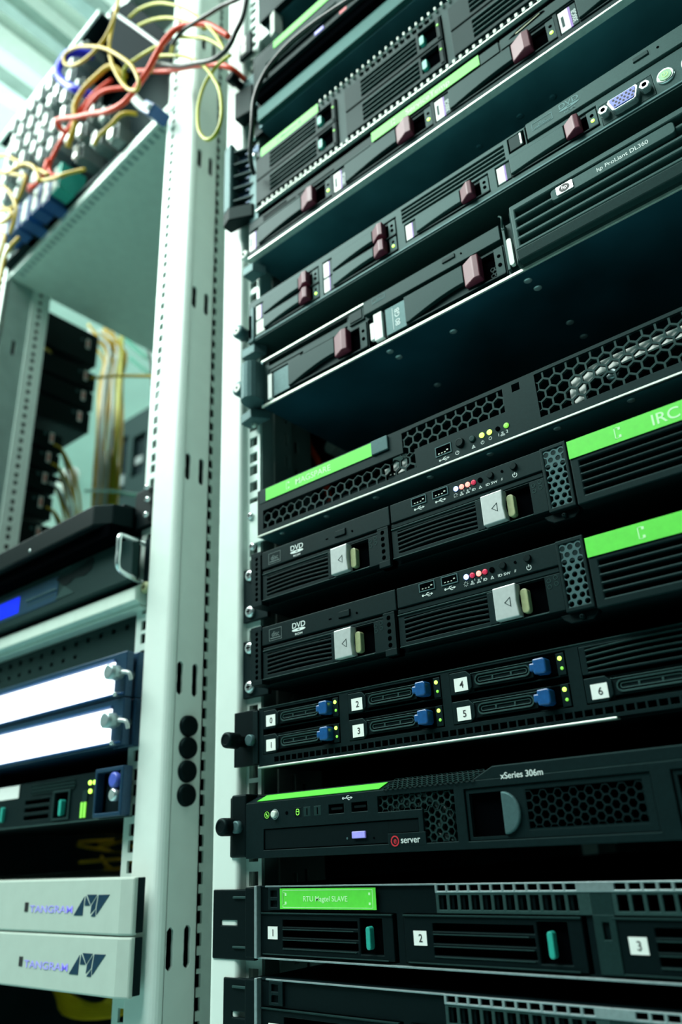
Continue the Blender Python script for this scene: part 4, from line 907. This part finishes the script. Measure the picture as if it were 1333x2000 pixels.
t = thing('vented_shelf', 'dark vented blank panel in the shade under the pale shelf edge', 'shelf', (-810, 0, 178))
P('vented_face', B().plate(-1060, -600, 178, 214, 4, 6, [(-1040+22*k, -1034+22*k, 203, 208) for k in range(20)]+[(-1040+22*k, -1034+22*k, 190, 194) for k in range(16)]), 'gry', t, .3)
P('shelf_body', B().box(-1040, -603, 8, 450, 180, 213), 'sheetd', t)
t = thing('blank_panel', 'pale blank panel directly under the amplifier with a blue display', 'panel', (-810, 0, 215))
P('panel', B().sect([(-8, 219), (-14, 221), (-14, 234), (-8, 238), (0, 238), (0, 219)], -1062, -583), 'fab', t, 1.2); P('panel_lip', B().box(-1060, -584, -8, 60, 215, 219), 'fab', t, .8)
screw(t, -578.5, 233.4, -6, 6, 'olive')
t = thing('audio_amplifier', 'dark grey rack unit with blue display and chrome handle', 'amplifier', (-810, 0, 240))
y = -20
P('chassis', B().box(-1040, -603, y+8, 500, 241, 284), 'sheetd', t, .6)
P('front_panel', B().box(-1062, -583, y, y+8, 240, 283.6), 'gry', t, 1.5)
P('display', B().box(-900, -789, y-.8, y, 253, 271.5), 'lcd', t, label='lit blue display'); P('display_surround', B().plate(-906, -712, 249, 276, y-.5, y-.1, [(-899, -790, 254, 271)]), 'navy', t)
P('front_graphic', B().poly([(-716, 272), (-700, 262), (-690, 263), (-682, 267), (-664, 264), (-652, 268), (-648, 276), (-652, 281), (-666, 277), (-690, 273), (-716, 274)], y-.6, y-.1), 'blk', t)
P('front_graphic', B().poly([(-712, 279), (-690, 280), (-690, 282), (-712, 281)], y-.6, y-.1).poly([(-716, 250), (-700, 262), (-680, 250)], y-.6, y-.1), 'gry2', t)
for k in range(10): P('button', B().lathe(-771+6*k, 262-.2*(k%2), [(y-2, 1.2), (y-1.6, 1.6), (y, 1.6)], 12), 'ear', t)
P('button_print', B().box(-772, -716, y-.6, y-.1, 256, 257.2), 'gry2', t)
P('handle', B().tube([(-589, y+17, 281), (-585, y+4, 280), (-580, y-14, 279), (-577, y-20, 275), (-577, y-20, 262), (-577, y-20, 249), (-580, y-14, 244), (-585, y+4, 242), (-589, y+17, 241)], 2.4, 12), 'chrome', t, label='bent chrome handle')
P('rack_ear', B().box(-584, -566, -6, -.3, 240, 284), 'sheetd', t, .6)
t = thing('rack_drawer', 'black closed rack drawer above the amplifier', 'drawer', (-810, 0, 286))
P('drawer_body', B().box(-1040, -606, -18, 480, 288, 326), 'blk', t, 1.2)
P('drawer_front', B().prism([(-1062, -42), (-622, -42), (-606, -30), (-600, -10), (-1062, -10)], 300, 322), 'blk', t, 1.5)
P('drawer_recess_shade', B().box(-1060, -604, -34, 0, 286, 300), 'hole', t, 1)  # solid void-black block painting the dark recess below the front
e = P('rack_ear', B().box(-606, -576, -6, -.3, 298, 341), 'blk', t, 2)
for x, z in ((-583, 339), (-581, 325), (-582, 309)): screw(t, x, z, -8, 3.2, 'chrome')
led(t, -738, 306, -43, 'chrome', 1.6, 'drawer_stud')
P('latch_hook', B().tube([(-872, -44, 262), (-866, -50, 280), (-852, -52, 292), (-838, -48, 297), (-846, -48, 286), (-838, -48, 278)], 3), 'white', t, label='pale plastic hook')

# shelf carrying the distribution frame; sheet steel seen from below
t = thing('rack_shelf', 'large pale grey-green shelf sheet seen from below, upper left', 'shelf', (-810, 150, 891))
P('shelf_sheet', B().prism([(-1040, 22), (-576, 0), (-576, 560), (-1040, 560)], 891, 893), 'shelf', t, .5)
P('shelf_lip', B().prism([(-1058, 20), (-570, -3), (-570, 1), (-1058, 24)], 891, 906), 'rail', t, .8)

b = B()
for k in range(34): b.box(-1020+12.6*k, -1014+12.6*k, 24-k*.6, 34-k*.6, 890.7, 891)
P('edge_slots', b, 'flank', t)

# ------------------------------------------------------------------ optical distribution frame full of patch cords
t = thing('distribution_frame', 'black fibre distribution frame with rows of pale connector modules, upper left', 'network', (-830, 60, 906))
P('frame_top', B().prism([(-1120, -4), (-770, -20), (-770, 260), (-1120, 260)], 1240, 1248), 'blk', t, 1)
P('top_edge', B().prism([(-1120, -8), (-770, -24), (-770, -20), (-1120, -4)], 1238, 1250), 'rail', t, .5)
P('frame_back', B().box(-1060, -600, 70, 74, 906, 1240), 'sheetd', t, .5)
P('frame_side', B().box(-603, -600, 0, 74, 906, 1000), 'blk', t, .5)
P('frame_floor', B().box(-1040, -600, 4, 74, 906, 912), 'sheetd', t, .5)
P('upper_plate', B().poly([(-772, 1268), (-712, 1232), (-590, 1020), (-600, 965), (-700, 1060), (-766, 1180)], -4, 0), 'matte', t, .8, label='dark sloping cover plate')
P('plate_edge', B().tube([(-740, -6, 1222), (-680, -6, 1130), (-612, -6, 1024)], 3), 'silver', t)
t_odf = t
random.seed(3)
mods = []
for r in range(6):
    for k in range(14):
        x = -1040+30*k+random.uniform(-4, 4); z = 1196-42*r+random.uniform(-2, 2)
        lim = (-790, -800, -815, -830, -850, -870)[r]
        if x > lim or z < 975: continue
        mods.append((x, z, r, k))
for x, z in ((-770, 1000), (-738, 968), (-756, 935), (-800, 940), (-905, 925), (-948, 915), (-872, 912), (-800, 985), (-840, 1010), (-715, 915), (-990, 930), (-930, 985)): mods.append((x, z, 9, 0))
proto = thing('connector_module', 'small pale fibre connector module slotted in the distribution frame', 'connector', (0, -6, 0), 'connector modules in the distribution frame')
P('module_body', B().box(0, 19, -6, 30, 0, 28), 'conn', proto, 1.0)
P('module_port', B().box(12, 18, -7, -5.5, 3, 24), 'sheetd', proto, .3)
P('module_clip', B().box(1, 12.5, -12, -6, 2, 26), 'clip', proto, 1.5)
def dup(root, loc):
    r = root.copy(); C.objects.link(r); r.location = loc
    for ch in list(root.children):
        c = ch.copy(); C.objects.link(c); c.parent = r
    return r
first = True
for x, z, r, k in mods:
    if random.random() < .12 and r < 9: continue
    yy = -14+random.uniform(-3, 3)
    if first: proto.location = W(x, yy, z); first = False
    else: dup(proto, W(x, yy, z))
for x, z, c, lab in ((-905, 880, 'cabg', 'green'), ):
    pass
def clip(x, z, m, what, s=1.):
    t = thing('cable_connector', what, 'connector', (x, -30, z))
    P('connector_body', B().box(x-9*s, x+9*s, -38, -8, z-7*s, z+7*s), m, t, 1.2); P('connector_boot', B().tube([(x-10*s, -30, z+2), (x-24*s, -34, z+12*s), (x-36*s, -40, z+20*s)], 3.5), 'cabw' if m == 'blue' else m, t)
    return t
t = thing('cable_connector', 'bright blue cable connector with pale boot at the right end of the frame', 'connector', (-594, -30, 862))
P('connector_body', B().box(-16, 16, -38, -12, -8, 8).xf(lambda a, b_, c_: (-592+a*.62+c_*.78, b_, 862-a*.78+c_*.62)), 'blue', t, 1.5)
P('connector_boot', B().tube([(-606, -26, 878), (-622, -28, 900), (-636, -30, 924)], 6.5), 'cabw', t)
P('connector_key', B().box(4, 14, -42, -37, -3, 4).xf(lambda a, b_, c_: (-592+a*.62+c_*.78, b_, 862-a*.78+c_*.62)), 'cabw', t, .6)
t = thing('cable_ring', 'bright blue cable management ring at the upper edge of the frame', 'ring', (-810, -40, 1110))
P('ring_hoop', B().tube([(-792, -12, 1172), (-808, -40, 1164), (-824, -46, 1150), (-827, -48, 1132), (-820, -48, 1110), (-800, -46, 1080), (-776, -40, 1052), (-760, -16, 1044)], 6.5, 10), 'ringb', t)
k = 0
for x, z in ((-985, 925), (-955, 918), (-925, 916), (-895, 918), (-865, 914), (-838, 920)):
    k += 1
    w_ = ('at the left picture edge', 'second from the left', 'third from the left', 'fourth from the left', 'fifth from the left', 'rightmost of its row, greenish')[k-1]
    t = thing('patch_block', 'blue and white patch block of the lowest row, '+w_, 'connector', (x, -20, z-12), 'patch blocks of the lowest row')
    P('block_body', B().box(x-11, x+11, -22, 20, z-12, z+40), 'blue' if k < 6 else 'teal', t, 1.2); P('block_label', B().box(x-7, x+4, -23.4, -21, z-8, z+34), 'fab', t, .5)
# ------------------------------------------------------------------ cords
def cord(name, label, pts, r, m, group=None, n=8):
    b = B().tube(pts, r, n); og = tuple(pts[0])
    o = P(name, b, m, org=og); return tag(o, label, 'cable', group)
cord('patch_cord', 'thick orange patch cord sweeping from the modules up to the right-hand rack', [(-800,-40,985),(-782,-60,974),(-726,-60,934),(-683,-60,905),(-644,-60,877),(-607,-60,862),(-582,-60,868),(-561,-60,879),(-546,-60,893),(-530,-60,903),(-517,-55,915),(-498,-50,911),(-474,-45,894),(-455,-40,869),(-444,-35,853)], 3.6, 'ora', n=12)
cord('patch_cord', 'orange patch cord running level behind the looped cords to the post', [(-440,-12,800),(-450,-30,813),(-490,-30,853),(-521,-30,878),(-560,-30,907),(-598,-30,941),(-633,-30,972)], 3.2, 'ora')
cord('patch_cord', 'orange patch cord dropping through the connectors beside the yellow bundle', [(-697,-30,1013),(-731,-34,1012),(-758,-34,1008),(-786,-34,996),(-812,-34,984),(-850,-30,960),(-830,-30,925),(-800,-30,905)], 3.2, 'ora')
cord('patch_cord', 'short orange patch cord next to the blue connector', [(-670,-24,978),(-705,-34,993),(-737,-34,999),(-764,-30,990)], 3.2, 'ora')
cord('patch_cord', 'orange patch cord curling among the lowest modules', [(-905,-30,950),(-880,-40,935),(-862,-44,915),(-846,-40,925),(-836,-40,950),(-850,-30,970)], 3.2, 'ora')
cord('patch_cord', 'yellow patch cord hanging from above in a knotted bow', [(-645,-60,1105),(-653,-60,1079),(-657,-60,1051),(-656,-62,1018),(-648,-64,985),(-636,-64,949),(-617,-64,908),(-593,-66,868),(-571,-68,844),(-563,-70,846),(-566,-72,862),(-580,-72,892),(-606,-70,932),(-645,-70,985),(-686,-70,1030),(-735,-70,1074),(-765,-70,1086),(-758,-70,1060),(-723,-70,1028),(-689,-70,1015),(-661,-70,1015),(-643,-70,1028),(-632,-70,1054),(-628,-70,1090)], 2.4, 'yel')
cord('patch_cord', 'topmost yellow patch cord arching over to the white post', [(-640,-45,1073),(-615,-45,1066),(-577,-45,1038),(-541,-45,998),(-506,-45,950),(-478,-45,902),(-454,-45,854),(-439,-45,815)], 2.1, 'yelg')
cord('patch_cord', 'second yellow patch cord arching under the topmost one', [(-624,-40,1045),(-592,-40,1025),(-553,-40,990),(-512,-40,940),(-480,-40,896)], 2.1, 'yelg')
cord('patch_cord', 'lime patch cord crossing the post below the orange one', [(-560,-30,935),(-529,-45,921),(-504,-45,899),(-473,-45,867),(-448,-45,831),(-437,-45,810)], 2.1, 'yelg')
cord('patch_cord', 'short yellow patch cord rising behind the thick orange one', [(-660,-30,965),(-641,-45,968),(-612,-45,963),(-579,-45,950),(-556,-45,939)], 2.1, 'yelg')
cord('patch_cord', 'lime patch cord hanging in a long narrow loop in front of the post', [(-600,-30,940),(-568,-45,923),(-534,-45,895),(-506,-45,866),(-481,-45,832),(-465,-48,805),(-450,-50,774),(-439,-50,744),(-435,-50,712),(-438,-50,691),(-448,-50,683),(-460,-50,690),(-471,-50,711),(-477,-48,740),(-478,-46,766),(-472,-44,790),(-458,-42,805),(-444,-42,806),(-432,-42,803)], 2.1, 'yelg')
cord('patch_cord', 'ochre patch cord below the frame running down left', [(-640,-20,905),(-654,-34,904),(-678,-36,899),(-703,-36,901),(-724,-30,907)], 2.8, 'yel')
cord('patch_cord', 'thick ochre patch cord slanting down through the modules', [(-670,-24,1000),(-686,-40,1020),(-718,-42,1026),(-750,-42,1028),(-770,-42,1011),(-777,-35,986),(-800,-30,960)], 4.0, 'yel')
yl = [[(-1060,-45,1120),(-1013,-45,1092),(-964,-48,1053),(-913,-48,1001),(-859,-48,949),(-815,-45,905)],
 [(-1030,-45,985),(-976,-45,956),(-936,-48,921),(-902,-50,885),(-933,-50,889),(-964,-48,911),(-1010,-45,930)],
 [(-890,-40,840),(-902,-45,826),(-914,-45,813),(-918,-45,790),(-920,-45,740)],
 [(-740,-30,872),(-768,-45,871),(-796,-45,884),(-830,-45,905),(-862,-40,940)],
 [(-1020,-50,1060),(-960,-54,1010),(-900,-54,960),(-868,-54,930),(-900,-50,900),(-960,-50,930)],
 [(-1000,-40,900),(-950,-50,880),(-915,-50,850),(-930,-48,810),(-960,-46,780)],
 [(-985,-52,1030),(-930,-56,985),(-880,-56,965),(-850,-52,940),(-835,-48,905)],
 [(-1010,-56,1000),(-955,-58,975),(-905,-58,925),(-885,-52,880),(-905,-48,850)]]
lb = ['highest yellow cord of the left-hand tangle', 'yellow cord making a hooked turn at the left picture edge', 'yellow cord hanging down past the shelf corner', 'yellow cord curving under the pale modules', 'yellow cord with the widest loop in the left-hand tangle', 'yellow cord leaving the tangle downward', 'yellow cord through the middle of the left-hand tangle', 'yellow cord in front of the blue patch blocks']
for p, l in zip(yl, lb): cord('patch_cord', l, p, 2.8, 'yel')
cord('power_cord', 'black cord sagging across both white posts near the top', [(-640,-10,985),(-599,-30,956),(-526,-45,869),(-485,-50,831),(-454,-50,807),(-435,-50,801),(-423,-50,805),(-416,-50,815),(-404,-50,831),(-396,-50,870),(-392,-50,900)], 2.8, 'cabk')
cord('power_cord', 'black cord with a small tie slanting up across the posts', [(-530,-50,905),(-510,-50,911),(-488,-50,904),(-459,-50,892),(-437,-50,883),(-417,-50,871),(-398,-50,862),(-370,-50,850)], 2.6, 'cabk')
cord('power_cord', 'black cord drooping in front of the taped servers at the top', [(-200,-60,672),(-246,-60,688),(-288,-60,699),(-320,-60,703),(-344,-60,700),(-363,-60,690),(-376,-60,668),(-384,-55,640),(-398,-44,622),(-414,-24,628)], 2.4, 'cabk')

# ------------------------------------------------------------------ equipment deeper inside the left rack
cabs = []
for i, (z, yl_, yh) in enumerate(((862, 100, 204), (794, 100, 206), (752, 100, 205), (708, 100, 202), (646, 100, 156), (609, 100, 154), (570, 100, 152), (526, 100, 150), (474, 100, 152), (428, 100, 152))):
    w_ = ('topmost', 'second from the top', 'third from the top', 'fourth from the top', 'fifth from the top', 'sixth from the top', 'seventh from the top', 'eighth from the top', 'ninth from the top', 'lowest')[i]
    hgt = (72, 40, 40, 44, 36, 36, 38, 44, 46, 42)[i]
    t = thing('network_switch', 'dark network switch behind the left rail, '+w_+' of its column', 'switch', (-1100, yl_, z-hgt/2))
    P('chassis', B().box(-1300, -1080, yl_, yh+8, z-hgt/2, z+hgt/2-2), 'sheetd', t, 1)
    P('front_panel', B().box(-1080, -1076, yl_, yh+10, z-hgt/2+1, z+hgt/2-3), 'blk', t, .6)
    P('warning_label', B().box(-1076, -1075, yh-14, yh-7, z-4, z+15), 'white', t, label='small red and white label')
    P('label_print', B().box(-1075, -1074.6, yh-12.4, yh-8.6, z-1, z+12), 'redlab', t)
    P('panel_button', B().box(-1076, -1074.6, yh-25, yh-20, z+7, z+12), 'ear', t, .4)
random.seed(11)
for k in range(16):
    x = -1222+k*3.4+random.uniform(-5, 5); yy = 318+random.uniform(-14, 20)
    pts = [(x-30, yy-30, 1046-10*(k%5)), (x, yy, 985-8*(k%4))]+[(x+random.uniform(-7, 7)+3*j, yy, 900-j*110) for j in range(6)]
    cord('fibre_cord', 'ochre fibre cord in the thick vertical bundle inside the left rack', pts, 3.0, 'yel' if k % 4 else 'cabw', 'cords of the vertical bundle')
for k in range(3):
    cord('fibre_cord', 'yellow fibre cord falling straight down right of the thick bundle', [(-1190+k*5, 330, 1050), (-1182+k*5, 330, 900), (-1176+k*4, 332, 760), (-1176+k*4, 334, 600), (-1170+k*4, 334, 450)], 2.6, 'yelg', 'straight cords beside the bundle')
for k in range(14):
    z = (640, 604, 568, 524, 470)[k%5]; s = k//5
    cord('fibre_cord', 'yellow fibre cord fanning out of the dark switches', [(-1076, 150, z+2), (-1084+s*3, 172, z-6), (-1100+s*6, 200+4*s, z-50), (-1120+s*5, 225+6*s, z-120), (-1130+s*5, 240+6*s, z-230)], 2.2, 'yel' if k % 3 else 'cabw', 'cords from the lower switches')
cord('fibre_cord', 'ochre fibre cord swinging across the opening to the right', [(-1076, 105, 815), (-1090, 130, 826), (-1150, 200, 860), (-1120, 205, 828), (-1077, 205, 800), (-978, 200, 756), (-860, 200, 700)], 2.8, 'yel')
cord('data_cord', 'green cord strung level across the opening at mid height', [(-1215, 300, 652), (-1160, 300, 634), (-1103, 300, 612), (-1042, 300, 585), (-960, 300, 560)], 3, 'cabg')
cord('data_cord', 'green cord dropping from under the shelf', [(-1290, 400, 1110), (-1230, 400, 1040), (-1180, 400, 990), (-1080, 400, 900), (-990, 400, 850)], 5, 'cabg')
cord('data_cord', 'second green cord crossing the bright gap', [(-1280, 420, 1050), (-1210, 420, 980), (-1130, 420, 920), (-1020, 420, 860), (-960, 420, 830)], 4, 'cabg')
random.seed(5)
for k in range(9):
    x = -1130+k*14
    cord('data_cord', 'pale cord hanging behind the bundle in the left rack', [(x-60, 380, 1080-k*14), (x-20, 384, 960), (x+random.uniform(-14, 14), 380, 820), (x+random.uniform(-14, 14), 380, 640), (x, 380, 420)], 3.2, 'cabw' if k % 2 else 'cabk', 'hanging cords behind the bundle')
t = thing('cable_organiser', 'white round cable reel behind the dark switches', 'reel', (-1290, 300, 690))
P('reel_arm', B().box(-1300, -1292, 212, 302, 696, 704), 'sheetd', t); P('reel_disc', B().lathe(-1296, 700, [(300, 10), (300.5, 34), (312, 34), (313, 10)], 32), 'fab', t)
t = thing('equipment_cabinet', 'dark cabinet further back beyond the cords', 'cabinet', (-1540, 620, -GZ))
P('cabinet_body', B().box(-1660, -1440, 628, 1100, -GZ, 1100), 'sheetd', t, 2); P('cabinet_door', B().plate(-1655, -1445, -700, 1090, 614, 628, [(-1600, -1560, 860, 1040), (-1535, -1480, 900, 1020), (-1600, -1560, 700, 820)]), 'gry', t, 2)
P('cabinet_light', B().box(-1598, -1575, 622, 628, 900, 930), 'conn', t); P('cabinet_light', B().box(-1530, -1500, 622, 628, 940, 960), 'conn', t)
random.seed(8)
for k in range(7):
    z = 12-6*k; 
    cord('fibre_cord', 'dim yellow fibre cord lying in the dark gap above the lettered units', [(-1240+random.uniform(0,400)+140*q, 280+random.uniform(0,120), 10+random.uniform(-36,30)) for q in range(-1,4)], 2.2, 'yel', 'cords in the dark gap')
for k in range(7):
    cord('fibre_cord', 'dim yellow fibre cord under the lettered units', [(-1160, 240+10*k, -120-3*k), (-1060, 250, -160-4*k), (-990+12*k, 260, -170), (-920+10*k, 264, -130+4*k), (-890+12*k, 270, -240), (-880+12*k, 270, -360)], 2.2, 'yel', 'cords under the lettered units')
# things seen through the gaps of the right-hand rack
cord('data_cord', 'orange cord seen deep inside between two servers', [(-462, 96, 400), (-458, 97, 380), (-455, 101, 370), (-452, 104, 360), (-448, 108, 340), (-446, 112, 315)], 3.5, 'ora')
t = thing('cable_duct', 'pale duct end glimpsed behind the honeycomb server', 'duct', (-456, 128, 382))
P('duct_body', B().cyl(-456, 390, 8, 128, 150, 20), 'fab', t)
# ------------------------------------------------------------------ overhead
for i, (x0, x1, m_, l_) in enumerate(((-1130, -1085, 'fab', 'widest pale tray'), (-1060, -1035, 'flank', 'darker narrow tray'), (-1010, -985, 'fab', 'pale tray right of the narrow one'), (-955, -925, 'tray', 'steel tray nearest the white posts'), (-1245, -1200, 'tray', 'leftmost steel tray'))):
    t = thing('cable_tray', 'overhead cable tray running away into the room, '+l_, 'tray', ((x0+x1)/2, 700, 1500))
    P('tray_bed', B().box(x0*1.1, x1*1.1, -300, 2500, 1640, 1644), m_, t, .5)
    P('tray_side', B().box(x0*1.1, x0*1.1+3, -300, 2500, 1644, 1690), m_, t, .5); P('tray_side', B().box(x1*1.1-3, x1*1.1, -300, 2500, 1644, 1690), m_, t, .5)
for i, y0 in enumerate((-900, 150, 1200)):
    t = thing('ceiling_light', 'long fluorescent ceiling light, '+('nearest the camera', 'above the racks', 'at the back of the room')[i], 'light', (-1360, y0, 2040))
    P('housing', B().box(-1420, -1300, y0, y0+1000, 2020, 2060), 'fab', t, 3)
    P('diffuser', B().box(-1410, -1310, y0+10, y0+990, 2012, 2020), mat('lamp_diffuser', (.9, .95, .9), .4, emit=(.85, 1, .93), es=1.3), t, 2)
